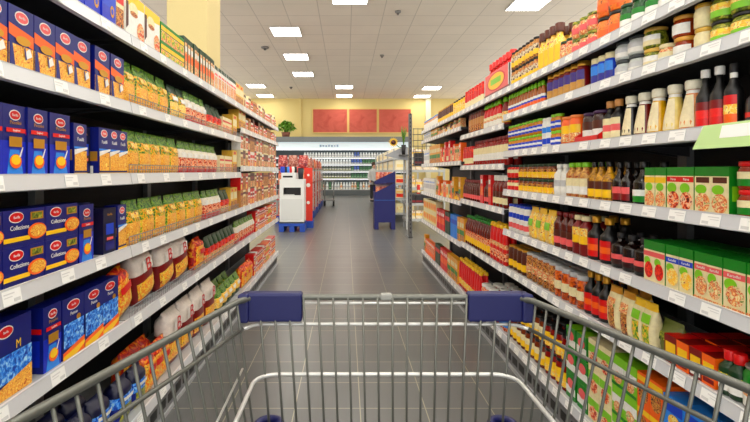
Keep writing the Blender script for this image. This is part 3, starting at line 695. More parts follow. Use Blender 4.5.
# third
run(R_,'third',734,900,'greydrop'); run(R_,'third',719,732,'redyel',n=1); run(R_,'third',691,717,'redlab',n=2); run(R_,'third',671.5,690,'conetan',n=1); run(R_,'third',656,671,'conecream',n=1); run(R_,'third',641.5,655.5,'coneyel',n=1)
run(R_,'third',628,641,'conered',n=1); run(R_,'third',616.5,627.5,'coneblk',n=1); run(R_,'third',599,615.5,'blkpink'); run(R_,'third',576,597.5,'purplid',rows=2,z=1.5415,set_back=.034); run(R_,'third',558,574,'peach'); run(R_,'third',549,557.5,'yeljar',tiers=2)
run(R_,'third',540,548.5,'whtblue'); run(R_,'third',507,539.5,'yeljar',tiers=2,rows=2)
run(R_,'third',472,505,'redwhtlab',rows=2); run(R_,'third',462,471.5,'redstack'); run(R_,'third',440,460.5,['orgpk','redstack','redpk','pinkpk']); run(R_,'third',429.5,439.5,'yelpk'); run(R_,'third',422.5,429,'whtpk')
# fourth
run(R_,'fourth',731,900,'stackjar',tiers=2); run(R_,'fourth',694,729,'pureebrn',rows=1,jit=.01); run(R_,'fourth',665.5,693.5,'pureered',jit=.01); run(R_,'fourth',644,665,'pureeyel',jit=.01)
run(R_,'fourth',626,642.5,'soygreen',rows=2); run(R_,'fourth',608,625,'soy',rows=2); run(R_,'fourth',584,607,'goldoil',rows=2); run(R_,'fourth',563,583,'gherkin',rows=2); run(R_,'fourth',551.5,562.5,'whtbtl'); run(R_,'fourth',517,551,'curry',tiers=2,rows=2); run(R_,'fourth',506,516.5,'redjar',tiers=2)
run(R_,'fourth',491,504.5,'whtcap',rows=2); run(R_,'fourth',477.5,490.5,['redpk','brnb']); run(R_,'fourth',462.5,477,'brnb'); run(R_,'fourth',435,460.5,['yelpk','orgpk','tea','curry']); run(R_,'fourth',422.5,434.5,'whtpk')
# fifth (first unit only)
run(R_,'fifth',723,900,'knodel',gap=1.25,jit=.01); run(R_,'fifth',693,722,'knodel',n=2,jit=.01,rows=2); run(R_,'fifth',665,692,'knodelblue',n=2,jit=.01,rows=2); run(R_,'fifth',643,664.5,'knodelred',n=2,jit=.01,rows=2)
run(R_,'fifth',606,641,'balsam',rows=2); run(R_,'fifth',584,605.5,'redneck',rows=2); run(R_,'fifth',569.5,583.5,'yellid',rows=2); run(R_,'fifth',551.5,569,'brnb',rows=2); run(R_,'fifth',526,551,'snackyel'); run(R_,'fifth',507,525.5,'whtpink',rows=2)
# sixth
run(R_,'sixth',735,900,'tinw',rows=2); run(R_,'sixth',716,734.5,'oilbtl',rows=2,n=2); run(R_,'sixth',676,714.5,['bouillon2','bouillon','bouillon2'],rows=3,jit=0); run(R_,'sixth',663,675.5,'bouillon',rows=3,jit=0)
run(R_,'sixth',649,662.5,'olivebag',n=1,set_back=.06); run(R_,'sixth',629,648.5,'nutbag2',n=2); run(R_,'sixth',604,628.5,'nutbag',n=2,rows=2); run(R_,'sixth',581,603,'redneck',rows=2); run(R_,'sixth',552,580.5,'antip',rows=3); run(R_,'sixth',524,551.5,'antip2',rows=3); run(R_,'sixth',507,523.5,'brnjar',rows=2)
run(R_,'sixth',488,504.5,'redtube',rows=2); run(R_,'sixth',464.5,487.5,'greencap',rows=2); run(R_,'sixth',457,463.5,'yelpk'); run(R_,'sixth',450,456.5,'bluepk'); run(R_,'sixth',444.5,449.5,'grnpk'); run(R_,'sixth',436.5,444,'redpk'); run(R_,'sixth',422.5,436,'tea',tiers=2)
# bottom
run(R_,'bottom',662,1100,'bluebox',tiers=3,rows=2,jit=0,set_back=.03); run(R_,'bottom',636,661.5,'orangebox',tiers=3,rows=2,jit=0,set_back=.03); run(R_,'bottom',611,635.5,'limebox',tiers=3,rows=2,jit=0,set_back=.03)
run(R_,'bottom',587,610.5,'palegreen',tiers=3,rows=2,jit=0,set_back=.03); run(R_,'bottom',565,586.5,'bluegreen',tiers=3,rows=2,jit=0,set_back=.03); run(R_,'bottom',542,564.5,'blkyel2',tiers=2,rows=2,set_back=.03); run(R_,'bottom',507,541.5,'blkyel',tiers=2,rows=2,set_back=.03)
run(R_,'bottom',480,505,'whtlid',rows=3); run(R_,'bottom',458,479.5,'ketchred',rows=2); run(R_,'bottom',447,457.5,'yelpk'); run(R_,'bottom',440,446.5,'redpk'); run(R_,'bottom',435,439.5,'grnpk'); run(R_,'bottom',425.5,434.5,'orgpk'); run(R_,'bottom',412.8,425,'bluegreen') if False else run(R_,'bottom',423.5,425.2,'yelpk',n=1)

# crate of ketchup bottles on the top shelf
yc0, yc1 = Yp('R',509), Yp('R',483.5)
Lc = yc1-yc0
cr = thing('bottle_crate', 'white and red cardboard crate with yellow panel holding ketchup bottles', 'crate', (XR+.03, (yc0+yc1)/2, 1.996), -PI/2)
b = MB(); w, d, h, tk = Lc-.02, .22, .20, .006
b.box(-w/2, 0, 0, w/2, d, .006, WHITE)
b.box(-w/2, 0, 0, w/2, tk, h, WHITE); b.box(-w/2, d-tk, 0, w/2, d, h, WHITE); b.box(-w/2, 0, 0, -w/2+tk, d, h, WHITE); b.box(w/2-tk, 0, 0, w/2, d, h, WHITE)
decals(b, [('r',0,0,1,.2,DRED),('r',.04,.2,.96,1,PINK),('o',.5,.6,.36,.36,RED),('o',.5,.6,.32,.31,YELLOW),('r',.3,.5,.7,.72,LIME)], w, h, 0)
obj('cardboard_tray', b, cr)
kind('bigketch','ketchup_bottle','bottle','tall red ketchup bottle standing in the white crate', bottle(.036,.3,RED,M((224,40,36),.4),[YELLOW,RED],shoulder=.66,neck=.5,cap_h=.05,cap_r=.75), .072,.3,.072)
nk = int((w-.03)/.078)
for i in range(nk):
    for j in range(2):
        put('bigketch', XR+.03+.02+j*.09, yc0+.035+(i+.5)*(w-.03)/nk, 2.003, -PI/2, ('tall red ketchup bottle in the front row of the white crate' if j == 0 else 'tall red ketchup bottle in the rear row of the white crate'), 'ketchup bottles in the crate, ' + ('front' if j == 0 else 'rear') + ' row', False)
# second level of red tray on the third shelf: shallow red tray
ya, yb = Yp('R', 598.2), Yp('R', 575)
tr = MB(); ww = yb-ya
tr.box(-ww/2, 0, 0, ww/2, .22, .004, RED)
tr.prism([(-ww/2,0,.004),(ww/2,0,.004),(ww/2,0,.035),(-ww/2,0,.035)], (0,.003,0), RED)
for x in (-ww/2, ww/2-.003): tr.prism([(x,0,.004),(x,.22,.004),(x,.22,.10),(x,.08,.09),(x,0,.035)], (.003,0,0), RED)
tag(obj('display_tray', tr, None, (XR+.022, (ya+yb)/2, 1.5362), (0,0,-PI/2)), 'red cardboard tray under purple lidded jars on the third sauce shelf', 'tray')

# ------------------------------------------------------------------ setting
fl = MB(); fl.box(-9, -4, -.1, 9, 28.2, 0, M((90,90,88)))
def tiled(name, base, base2, mortar, tw, th, ox, oy, ms, rough, rvar, bump=0):
    m, N, L, P = new_mat(name)
    tc = N.new('ShaderNodeTexCoord'); mp = N.new('ShaderNodeMapping'); mp.inputs['Location'].default_value = (-ox, -oy, 0)
    br = N.new('ShaderNodeTexBrick'); br.offset = 0; br.squash = 1
    br.inputs['Scale'].default_value = 1; br.inputs['Brick Width'].default_value = tw; br.inputs['Row Height'].default_value = th
    br.inputs['Mortar Size'].default_value = ms; br.inputs['Mortar Smooth'].default_value = .1
    br.inputs['Color1'].default_value = lin(base)+(1,); br.inputs['Color2'].default_value = lin(base2)+(1,); br.inputs['Mortar'].default_value = lin(mortar)+(1,)
    L.new(tc.outputs['Object'], mp.inputs['Vector']); L.new(mp.outputs['Vector'], br.inputs['Vector'])
    nz = N.new('ShaderNodeTexNoise'); nz.inputs['Scale'].default_value = 1.1; nz.inputs['Detail'].default_value = 2
    L.new(tc.outputs['Object'], nz.inputs['Vector'])
    mx = N.new('ShaderNodeMix'); mx.data_type = 'RGBA'; mx.blend_type = 'MULTIPLY'; mx.inputs['Factor'].default_value = .1
    L.new(br.outputs['Color'], mx.inputs['A'])
    gr = N.new('ShaderNodeValToRGB'); gr.color_ramp.elements[0].position = .3; gr.color_ramp.elements[0].color = (.6,.6,.6,1); gr.color_ramp.elements[1].position = .7; gr.color_ramp.elements[1].color = (1,1,1,1)
    L.new(nz.outputs['Fac'], gr.inputs['Fac']); L.new(gr.outputs['Color'], mx.inputs['B'])
    L.new(mx.outputs['Result'], P.inputs['Base Color'])
    mr = N.new('ShaderNodeMapRange'); mr.inputs['To Min'].default_value = rough-rvar; mr.inputs['To Max'].default_value = rough+rvar
    L.new(nz.outputs['Fac'], mr.inputs['Value']); L.new(mr.outputs['Result'], P.inputs['Roughness'])
    return m
FLOORM = tiled('floor_tiles', (106,107,106), (99,100,99), (166,161,138), .385, .33, .083, 2.714, .0032, .28, .01)
f = MB(); f.box(-9, -4, -.1, 9, 28.4, 0, FLOORM); struct('floor', f)
ZC = 5.84
CEILM = tiled('ceiling_tiles', (240,229,214), (236,225,210), (206,196,182), .91, .91, .15, .4, .012, .8, .05)
f = MB(); f.box(-9, -4, ZC, 9, 28.4, ZC+.1, CEILM); struct('ceiling', f)
WALLM = M((226,206,138), .75, var=.04); PALEW = M((232,222,186), .7)
f = MB(); f.box(-9, 28.2, 0, 9, 28.4, ZC, WALLM); struct('wall_back', f)
for nm, xa, xb in (('wall_left', -9.2, -9), ('wall_right', 9, 9.2)):      # unseen side walls, with an open band added to let in fill light
    f = MB(); f.box(xa, -4, 0, xb, 28.4, .8, WALLM); f.box(xa, -4, 5.3, xb, 28.4, ZC, WALLM)
    for i in range(11): y = -4+i*3.2; f.box(xa, y, .8, xb, y+.4, 5.3, WALLM)
    struct(nm, f)
f = MB(); f.box(-2.9, 28.08, 0, -2.75, 28.2, ZC, WALLM); f.box(-2.75, 28.12, 5.1, 5, 28.2, 5.2, WALLM) if False else None; struct('trim_1', f)
f = MB(); f.box(4.85, 27.9, 0, 5.15, 28.2, ZC, PALEW); struct('trim_2', f)
# column on the pasta side
colm = MB(); colm.box(-2.03, 5.2, 0, -1.57, 5.75, ZC, M((206,188,132), .8, var=.03)); co = tag(obj('column', colm, bevel=.01), 'broad pale yellow column rising behind the pasta shelving', 'column')
co['kind'] = 'structure'
# framed red panels
for (x0, x1, d_) in ((-2.01, .06, 'red wall panel at the pasta side end of three'), (.2, 1.88, 'red wall panel in the middle of three'), (2.02, 3.96, 'red wall panel at the sauce side end of three')):
    p = thing('wall_panel', d_, 'panel', ((x0+x1)/2, 28.19, 3.77), 0, 'red panels on the yellow back wall')
    w = x1-x0; q = MB(); q.box(-w/2, -.05, 0, w/2, 0, 1.4, PIC([(186,76,62),(204,96,80),(196,86,70)], 1.6, .8)); obj('board', q, p)
    fr = MB()
    for (a, b_, c, d) in ((-w/2-.04,-.04,w/2+.04,0), (-w/2-.04,1.4,w/2+.04,1.44), (-w/2-.04,0,-w/2,1.4), (w/2,0,w/2+.04,1.4)): fr.box(a, -.07, b_, c, 0, d, M((236,200,120),.6))
    obj('frame', fr, p)

# ceiling lamps
LAMP = M((255,250,240), .4, emit=12.0)
def lamp(x, y, lab, grp):
    t = thing('ceiling_light', lab, 'ceiling light', (x, y, ZC), 0, grp)
    a = MB(); w = .44; a.box(-w, -w, -.03, w, w, -.012, LAMP); obj('diffuser', a, t)
    a = MB()
    for q in ((-w-.02,-w-.02,w+.02,-w), (-w-.02,w,w+.02,w+.02), (-w-.02,-w,-w,w), (w,-w,w+.02,w)): a.box(q[0], q[1], -.035, q[2], q[3], -.001, LGREY)
    obj('frame', a, t)
vis = [(-1.9,14.6,'square ceiling light nearest the yellow column'), (-1.92,17.8,'square ceiling light second along the slanting row of three'), (-1.95,21.0,'square ceiling light last of the slanting row of three'),
       (-4.67,23.9,'square ceiling light above pasta shelving, before its twin'), (-4.73,27.0,'square ceiling light above pasta shelving, at the back wall'), (-.1,24.2,'square ceiling light above the aisle, before its twin'), (-.1,27.0,'square ceiling light above the aisle, at the back wall'),
       (.1,11.7,'square ceiling light cut off by the top picture edge'), (4.83,12.2,'large bright ceiling light above the sauce shelving'), (4.56,24.5,'square ceiling light above sauce shelving, before its twin'), (4.5,27.2,'square ceiling light above sauce shelving, at the back wall')]
for x, y, l in vis: lamp(x, y, l, 'square ceiling lights')
for x in (-4.7, -1.9, .1, 1.9, 4.8):
    for y in (-2.2, .6, 3.4, 6.2, 9.0):
        if x == -1.9 and y > 3: continue
        lamp(x, y, 'square ceiling light overhead, out of the picture', 'ceiling lights overhead out of the picture')
# smoke detectors / sensors
for (px, py, lab) in ((265,47,'round ceiling sensor beside the slanting row of lights'), (291,87,'small round ceiling sensor beside the back lights'), (398,11,'small dark ceiling sprinkler at the top'), (382,55,'small dark ceiling sprinkler in mid ceiling')):
    y = F*(ZC-H)/(VY-py); x = (px-VX)*y/F
    r = .14 if px == 265 else .08
    t = thing('ceiling_sensor', lab, 'sensor', (x, y, ZC)); a = MB(); a.lathe([(r,0),(r,-.04),(r*.7,-.06)], M((130,126,122),.5), 16); obj('housing', a, t)
    a = MB(); a.lathe([(r*.4,-.06),(r*.35,-.1),(r*.1,-.12)], M((90,88,86),.5), 12); obj('sensor_head', a, t)

# ------------------------------------------------------------------ refrigerated wall case
YF = 26.2
fr = thing('refrigerated_case', 'long open refrigerated wall case under the red panels', 'fridge', (0, YF, 0))
FX0, FX1 = -4.2, 3.6
wf = M((214,222,224), .4); dkf = M((86,92,94), .5)
a = MB(); a.box(FX0, .95, .0, FX1, 1.05, 3.2, M((92,100,102),.6)); obj('back_panel', a, fr)
a = MB(); a.box(FX0, -.1, 0, FX1, .95, .32, dkf); obj('plinth', a, fr)
a = MB(); a.box(FX0, -.15, 3.2, FX1, 1.0, 3.34, M((120,126,128),.4)); a.box(FX0,-.22,3.05,FX1,-.15,3.34,M((120,126,128),.4)); obj('canopy', a, fr)
a = MB(); a.box(FX0, .0, 2.62, FX1, .04, 3.05, M((222,236,240), .4, emit=.35)); obj('lit_header', a, fr)
for i, (x, s_) in enumerate(((-.95, 1),)):
    tmb = MB(); [tmb.box(x-.55+j*.16, -.012, 2.76+.02*(j%2), x-.55+j*.16+.11, -.001, 2.90-.015*(j%3), M((176,192,216),.5)) for j in range(7)]; obj('header_marks', tmb, fr)
for z in (2.60, 2.10, 1.72, 1.32, .90):
    a = MB(); a.box(FX0, .02, z-.0, FX1, .07, z+.03, M((250,252,255), .4, emit=2.0)); obj('light_tube', a, fr)
FZ = [.34, 1.0, 1.42, 1.82, 2.2]
for z in FZ:
    a = MB(); a.box(FX0+.05, .0, z-.05, FX1-.05, .93, z-.02, wf); a.box(FX0+.05, -.02, z-.09, FX1-.05, 0, z, M((226,230,232),.4)); obj('shelf', a, fr)
for x in (FX0, FX1-.05):
    a = MB(); a.box(x, -.1, 0, x+.05, .95, 3.2, wf); obj('side_panel', a, fr)
cols_f = [WHITE, CREAM, M((226,232,226),.4), LGREY]
def dairy(key, body, cap, lab): kind(key, 'dairy_bottle', 'bottle', '', bottle(.055,.25,body,cap,lab,shoulder=.6,neck=.55,cap_h=.03,cap_r=.65), .11, .25, .11)
dairy('d_wht', M((232,236,234),.4), M((200,210,214),.4), [WHITE, LGREY]); dairy('d_grn', M((70,120,80),.4), M((60,110,70),.4), [M((60,120,70),.4), M((150,180,150),.4), M((60,120,70),.4)])
dairy('d_blu', M((80,110,180),.4), BLUE, [LGREY, M((70,100,180),.4)]); dairy('d_dark', M((90,96,80),.4), LGREY, [OLIVE, WHITE]); dairy('d_col', PIC([(240,220,120),(236,236,226),(220,120,60),(110,160,80)],9), WHITE, [WHITE, PALEPIC])
rowname = ['bottom', 'fourth', 'third', 'second', 'top']
for ri, z in enumerate(FZ):
    n = 36
    for i in range(n):
        x = -2.35 + i*.16
        if x > 3.1: break
        px = VX + F*x/YF
        if ri == 0: kk = random.choice(['d_wht','d_col','d_col','d_wht','d_grn'])
        elif ri == 1: kk = 'd_dark' if px < 352 else 'd_grn'
        elif ri == 2: kk = 'd_dark' if px < 350 else ('d_blu' if 354 < px < 360 else 'd_grn')
        elif ri == 3: kk = 'd_wht' if px < 352 else ('d_blu' if px < 361 else 'd_grn')
        else: kk = 'd_wht' if px < 353 else ('d_blu' if px < 360 else 'd_wht')
        o_ = None; word = {'d_wht':'white','d_grn':'green','d_blu':'blue','d_dark':'olive grey','d_col':'mixed colour'}[kk]
        o = put(kk, x, YF+.06, z-.018, 0, f"{word} bottle on the {rowname[ri]} shelf of the refrigerated case", f"{word} bottles, {rowname[ri]} refrigerated shelf", True); o.scale = (1.25, 1.2, 1.12 if ri else 1.8)

# potted plant on the canopy
def foliage(n, r, h, seed, leaf, m):
    rnd = random.Random(seed); mb = MB()
    for i in range(n):
        a = rnd.random()*2*PI; e = rnd.uniform(.1, 1.35); rr = r*rnd.uniform(.5, 1)
        c = Vector((math.cos(a)*math.cos(e)*rr, math.sin(a)*math.cos(e)*rr*.7, h*.35+math.sin(e)*h*.65*rnd.uniform(.6,1)))
        u = Vector((rnd.uniform(-1,1), rnd.uniform(-1,1), rnd.uniform(-.6,1))).normalized()*leaf; v = u.cross(Vector((rnd.uniform(-1,1), rnd.uniform(-1,1), .5)).normalized())*.5
        b0 = len(mb.v); mb.v += [tuple(c-u), tuple(c+v+Vector((0,0,.01))), tuple(c+u), tuple(c-v)]; mb.face((b0,b0+1,b0+2,b0+3), m)
        if i % 6 == 0: mb.tube([(0,0,.1), tuple(c*.5+Vector((0,0,.1))), tuple(c)], .012, m, 4)
    return mb
LEAFM = PIC([(40,90,20),(100,160,40),(150,190,60)], 8)
pt = thing('potted_plant', 'bushy green potted plant on top of the refrigerated case', 'plant', (-3.45, YF+.2, 3.34))
obj('foliage', foliage(220, .62, .95, 4, .13, LEAFM), pt)
a = MB(); a.lathe([(.2,0),(.26,.28),(.24,.28)], M((120,70,50),.6), 16); obj('pot', a, pt)

# ------------------------------------------------------------------ white cabinet and promotional displays (pasta side, beyond the shelving)
PALB = M((24,70,170), .45)
def pallet(parent, w, d, h=.17, m=PALB):
    a = MB()
    a.box(-w/2, 0, h*.65, w/2, d, h, m)
    for x in (-w/2, -.06, w/2-.12): a.box(x, 0, 0, x+.12, d, h*.65, m)
    return obj('plastic_pallet', a, parent, bevel=.006)
wc = thing('return_cabinet', 'white cabinet with black slot standing on a blue pallet', 'cabinet', (-1.245, 10.55, 0))
pallet(wc, .60, .6, .2)
a = MB(); W = M((226,228,226), .4)
w = .56; z0, z1 = .2, 1.18
for q in ((-w/2, 0, z0, w/2, .03, .84), (-w/2, 0, .84, -.19, .03, z1), (.21, 0, .84, w/2, .03, z1), (-.19, 0, 1.02, .21, .03, z1), (-w/2, .03, z0, -w/2+.03, .5, z1), (w/2-.03, .03, z0, w/2, .5, z1), (-w/2, .5, z0, w/2, .53, z1), (-w/2, 0, z1, w/2, .53, z1+.03), (-w/2,0,z0-.001,w/2,.53,z0+.03)): a.box(*q, W)
obj('cabinet_body', a, wc)
a = MB(); a.box(-.19, .12, .84, .21, .16, 1.02, BLACK); a.box(-.19, .03, .84, .05, .12, .86, LGREY); obj('slot_tray', a, wc)
a = MB(); a.box(-.24, -.008, .28, .24, 0, .76, M((214,216,214),.4)); obj('front_panel', a, wc, bevel=.004)
a = MB(); a.box(-.24, .0, 1.21, .1, .5, 1.36, W); a.box(-.2, -.004, 1.25, .02, 0, 1.29, DARK); obj('upper_box', a, wc)
for (x, r, h, m, lab) in ((.19, .055, .26, M((30,34,44),.4), 'dark cup standing on the white cabinet'), ):
    t = thing('waste_cup', lab, 'cup', (-1.245+x, 10.72, 1.212)); a = MB(); a.lathe([(r,0),(r*1.25,h),(r*1.15,h),(r*.9,.02)], m, 14); obj('cup_body', a, t)
rnd = random.Random(5)
for i in range(7):
    m = [BLUE, DNAVY, SKY, RED, WHITE, BLACK, PINK][i]; x = -.22+i*.052
    nm = ['blue','navy','sky blue','red','white','black','pink'][i]
    kind('pk%d' % i, 'drink_pouch', 'pouch', '', bag(.1,.14,.05, lambda t,c,s,m=m: m, seed=i), .1, .14, .05)
    put('pk%d' % i, -1.245+x, 10.60+.05*i, 1.361, rnd.uniform(-.3,.3), f'{nm} pouch lying on top of the white cabinet', None, False)
# red board beside the cabinet and snack displays behind
rs = thing('red_sign_board', 'tall narrow red board with white round marks beside the white cabinet', 'sign', (-.93, 11.35, 0))
a = MB(); a.box(-.1, 0, .16, .1, .05, 1.48, M((226,52,30),.4)); a.box(-.12,-.05,0,.12,.3,.17,PALB); obj('board', a, rs)
a = MB()
for zz, r in ((1.05,.05),(.62,.04),(1.3,.03)):
    a.prism([(r*math.cos(2*PI*i/16), -.003, zz+r*math.sin(2*PI*i/16)) for i in range(16)], (0,.002,0), WHITE)
obj('round_marks', a, rs)
snk = [PIC([(150,30,20),(216,80,40),(230,170,120),(60,60,90)],14), PIC([(60,40,60),(200,60,50),(230,200,190)],14), PIC([(170,60,30),(226,110,60),(236,226,216)],14), PIC([(120,50,40),(190,110,90),(226,196,180)],14)]
for i, m in enumerate(snk):
    kind('snk%d' % i, 'crisps_bag', 'bag', '', bag(.26,.34,.14, lambda t,c,s,m=m: m, seed=20+i), .26, .34, .14)
sname = ['orange red','dark red','bright orange','dusty brown']
for di in range(5):
    y = 12.2 + di*1.5; top = 1.55 if di else 1.75
    d = thing('snack_display', ['red snack display directly behind the red board','snack display second behind the red board','snack display third behind the red board','snack display fourth behind the red board','snack display last of the row, by the small trolley'][di], 'display stand', (-1.42, y, 0))
    pallet(d, .95, 1.1, .2)
    a = MB(); 
    for z in (.2, .62, 1.04, 1.46): a.box(-.45, .05, z, .45, 1.05, z+.02, M((190,60,50),.5))
    for (x, yy) in ((-.45,.05),(.43,.05),(-.45,1.03),(.43,1.03)): a.box(x, yy, .2, x+.02, yy+.02, 1.5, LGREY)
    obj('tiered_rack', a, d)
    for li, z in enumerate((.222, .642, 1.062, 1.482)):
        for (x, yy, rz) in ((-.27,.08,0),(0,.08,0),(.27,.08,0),(.41,.37,PI/2),(.41,.63,PI/2),(.41,.88,PI/2)):
            if z > 1.4 and rz == 0 and di: continue
            k = (di+li+int(x*9)) % 4
            put('snk%d' % k, -1.42+x, y+yy, z+.001, rz+rnd.uniform(-.03,.03), f'{sname[k]} snack bag on the {["bottom","second","third","top"][li]} tier of a display' , f'{sname[k]} snack bags, {["bottom","second","third","top"][li]} tier of the displays', True)
# small trolley at the end of the displays
tr_ = thing('hand_trolley', 'small grey trolley with dark wheel at the end of the displays', 'trolley', (-.68, 18.3, 0))
a = MB(); a.box(-.2, 0, .22, .2, .6, .26, GREY)
for (x, y) in ((-.18,.02),(.18,.02),(-.18,.58),(.18,.58)): a.tube([(x,y,.2),(x,y,1.0)], .018, GREY, 6)
a.tube([(-.18,.02,1.0),(.18,.02,1.0),(.18,.58,1.0),(-.18,.58,1.0)], .018, GREY, 6, True); obj('frame', a, tr_)
for (x, y) in ((-.18,.08),(.18,.08),(-.18,.52),(.18,.52)):
    a = MB(); a.tube([(x-.03,y,.11),(x+.03,y,.11)], .11, DARK, 14); obj('wheel', a, tr_)

# ------------------------------------------------------------------ navy display stand, dairy rack, post, further shelving on the sauce side
nv = thing('navy_display_stand', 'navy cardboard display stand with sloping tiers in front of pale cartons', 'display stand', (.93, 11.0, 0))
NV = M((14,18,96), .45, var=.06); w = .50; dp = .45
a = MB()
for x in (-w/2, w/2-.1): a.box(x, 0, 0, x+.1, dp, .17, NV)
obj('feet', a, nv)
a = MB(); a.box(-w/2, 0, .17, w/2, .02, .86, NV); a.box(-w/2, dp-.02, .17, w/2, dp, 1.02, NV); a.box(-w/2+.02, .02, .17, w/2-.02, dp-.02, .19, NV)
for x in (-w/2, w/2-.02): a.box(x, .02, .17, x+.02, dp-.02, .9, NV)
a.box(-w/2+.02, .02, .80, w/2-.02, dp-.02, .815, NV)
a.prism([(-w/2,0,.86),(w/2,0,.86),(w/2,0,1.12),(-w/2,0,.86+.02)], (0,.02,0), NV)
a.prism([(-w/2,0,1.10),(w/2,0,1.12),(w/2,0,1.40),(-w/2,0,1.16)], (0,.02,0), NV)
a.box(w/2-.02, .02, .9, w/2, dp-.02, 1.36, NV); a.box(-w/2+.02,.02,1.08,w/2-.02,dp-.02,1.10,NV); a.box(-w/2+.04,.2,.82,w/2-.02,.215,1.08,M((190,160,160),.5))
obj('stand_body', a, nv)
a = MB(); a.box(-w/2, -.002, .70, w/2, 0, .705, SKY); obj('crease', a, nv)
for lv_, z in (('lower', .817), ('upper', 1.102)):
    for i in range(4):
        o = put('snk%d' % (i % 3), .93-.16+i*.1, 11.06+.03*(i % 2), z, 0, f'red packet on the {lv_} tier of the navy display stand', f'red packets, {lv_} tier of the navy stand', True)
        o.scale = (.42,.42,.62) if z < 1 else (.42,.42,.8)
# rack with cream cartons behind it
dk = thing('dairy_rack', 'long open white rack of cream cartons behind the navy stand', 'shelf', (1.29, 12.6, 0))
RW = M((186,188,186), .4)
def rack(parent, x0, x1, y0, y1, zs, h, m=RW, ny=1):
    for j in range(ny+1):
        for x in (x0, x1-.04):
            y = y0+(y1-.04-y0)*j/ny; a = MB(); a.box(x, y, 0, x+.04, y+.04, h, m); obj('upright', a, parent)
    for z in zs:
        a = MB(); a.box(x0+.01, y0, z-.03, x1-.01, y1, z, m); a.box(x0-.012, y0-.015, z-.05, x1, y0, z+.01, RW); a.box(x0-.012, y0, z-.05, x0-.002, y1, z+.01, RW); obj('shelf', a, parent)
ZR = [.25, .66, 1.06, 1.42, 1.76]
rack(dk, 0, .7, 0, 7.6, ZR, 2.0, ny=4)
kc('crtn', '', .22, .26, .2, CREAM, [('r',.1,.3,.9,.7,PIC([(250,240,200),(246,226,150),(230,160,90)],12))], top=CREAM)
kc('crtn2', '', .22, .24, .2, M((250,226,180),.5), [('r',0,.1,1,.5,REDF),('r',0,.6,1,.8,YELPIC)], top=CREAM)
kc('crtn3', '', .24, .28, .2, M((250,240,206),.5), [('r',.1,.3,.9,.6,M((250,226,150),.5))], top=CREAM)
zn = ["bottom","second","third","fourth","top"]
for zi, z in enumerate(ZR):
    kk = ('crtn','crtn2','crtn2','crtn3','crtn3')[zi]
    for i in range(28):
        put(kk, 1.34, 12.96+i*.26, z+.001, -PI/2, f'cream carton on the {zn[zi]} shelf along the aisle side of the long rack', f'cream cartons, {zn[zi]} aisle side shelf of the long rack', True)
    for i in range(2):
        put(kk, 1.29+.2+i*.27, 12.62, z+.001, 0, f'cream carton on the {zn[zi]} shelf at the near end of the long rack', f'cream cartons, {zn[zi]} shelf end of the long rack', True)

# shelving further along
fs = thing('shelving_rack', 'further white shelving rack between the metal post and navy stand', 'shelf', (1.62, 11.0, 0))
rack(fs, -.18, .75, 0, .6, [.25, .62, 1.0, 1.42, 1.72], 1.95)
kc('jarbox', '', .16, .2, .16, PIC([(230,200,120),(250,240,220),(180,90,40)],14), [('r',0,.4,1,.7,YELPIC)], top=CREAM)
kc('darkbx', '', .16, .26, .16, M((40,36,40),.5), [('r',0,.1,1,.3,DRED)], top=DARK)
for zi, z in enumerate([.25,.62,1.0,1.42,1.72]):
    for i in range(5):
        kk = 'darkbx' if zi in (1,) else 'jarbox'
        dn = 'dark box' if kk == 'darkbx' else 'cream and yellow box'
        if i == 4: continue
        put(kk, 1.62-.04+i*.175, 11.03, z+.001, 0, f'{dn} on the {["bottom","second","third","fourth","top"][zi]} shelf of the further white rack', f'boxes, {["bottom","second","third","fourth","top"][zi]} shelf of the further white rack', True)
po = thing('metal_post', 'tall grey perforated metal post at the end of the sauce shelving', 'post', (1.345, 9.6, 0))
PM = M((92,90,88), .5, metal=.3)
a = MB(); a.box(-.034, 0, 0, .034, .08, 2.6, PM)
for i in range(30): a.box(-.012, -.003, .1+i*.085, .012, 0, .14+i*.085, DARK)
obj('upright', a, po, bevel=.008)
a = MB(); a.box(-.05, .0, 0, .05, .4, .03, GREY); obj('foot_plate', a, po); a = MB(); a.box(-.24, -.17, 1.72, -.02, .04, 1.737, PM); obj('bracket_plate', a, po)
a = MB(); a.box(.05,.0,1.5,.8,.4,1.52,PM); a.box(.05,.0,.9,.8,.4,.92,PM); obj('shelf', a, po)
a = MB()
for z in (1.56,1.68,1.8,1.92,2.04,2.16,2.28): a.tube([(.05,.02,z),(.8,.02,z)], .008, PM, 5)
for i in range(9): a.tube([(.07+i*.09,.02,1.52),(.07+i*.09,.02,2.3)], .006, PM, 5)
obj('wire_grid', a, po)
a = MB(); a.prism([(-.55,.03,1.72),(-.05,.03,1.62),(-.05,.03,1.9),(-.12,.03,1.92)], (0,.02,0), M((150,152,156),.4)); obj('arm_board', a, po)
for i in range(4):
    put('darkbx', 1.37+.16+i*.17, 9.68, 1.5215, 0, 'dark box behind the wire grid by the metal post', 'dark boxes behind the wire grid', True)
    put('redstack', 1.37+.16+i*.17, 9.68, .9215, 0, 'red jar on the lower shelf of the metal post', 'red jars on the post shelf', True)
gt = thing('grass_tuft', 'dark green ornamental grass beside the top of the metal post', 'plant', (1.19, 9.5, 1.92))
a = MB()
for i in range(60):
    aa = rnd.random()*2*PI; r = rnd.uniform(.02,.1); hh = rnd.uniform(.25,.42)
    a.tube([(0,0,0),(r*.4*math.cos(aa),r*.4*math.sin(aa),hh*.6),(r*math.cos(aa),r*math.sin(aa),hh)], [.007,.006,.001], LEAF, 4)
obj('blades', a, gt)
a = MB(); a.lathe([(.035,-.18),(.05,.02),(.045,.02)], DARK, 12); obj('pot', a, gt)
sf = thing('sunflower', 'artificial sunflower with dark centre fixed beside the metal post', 'flower', (.99, 9.6, 2.0))
a = MB()
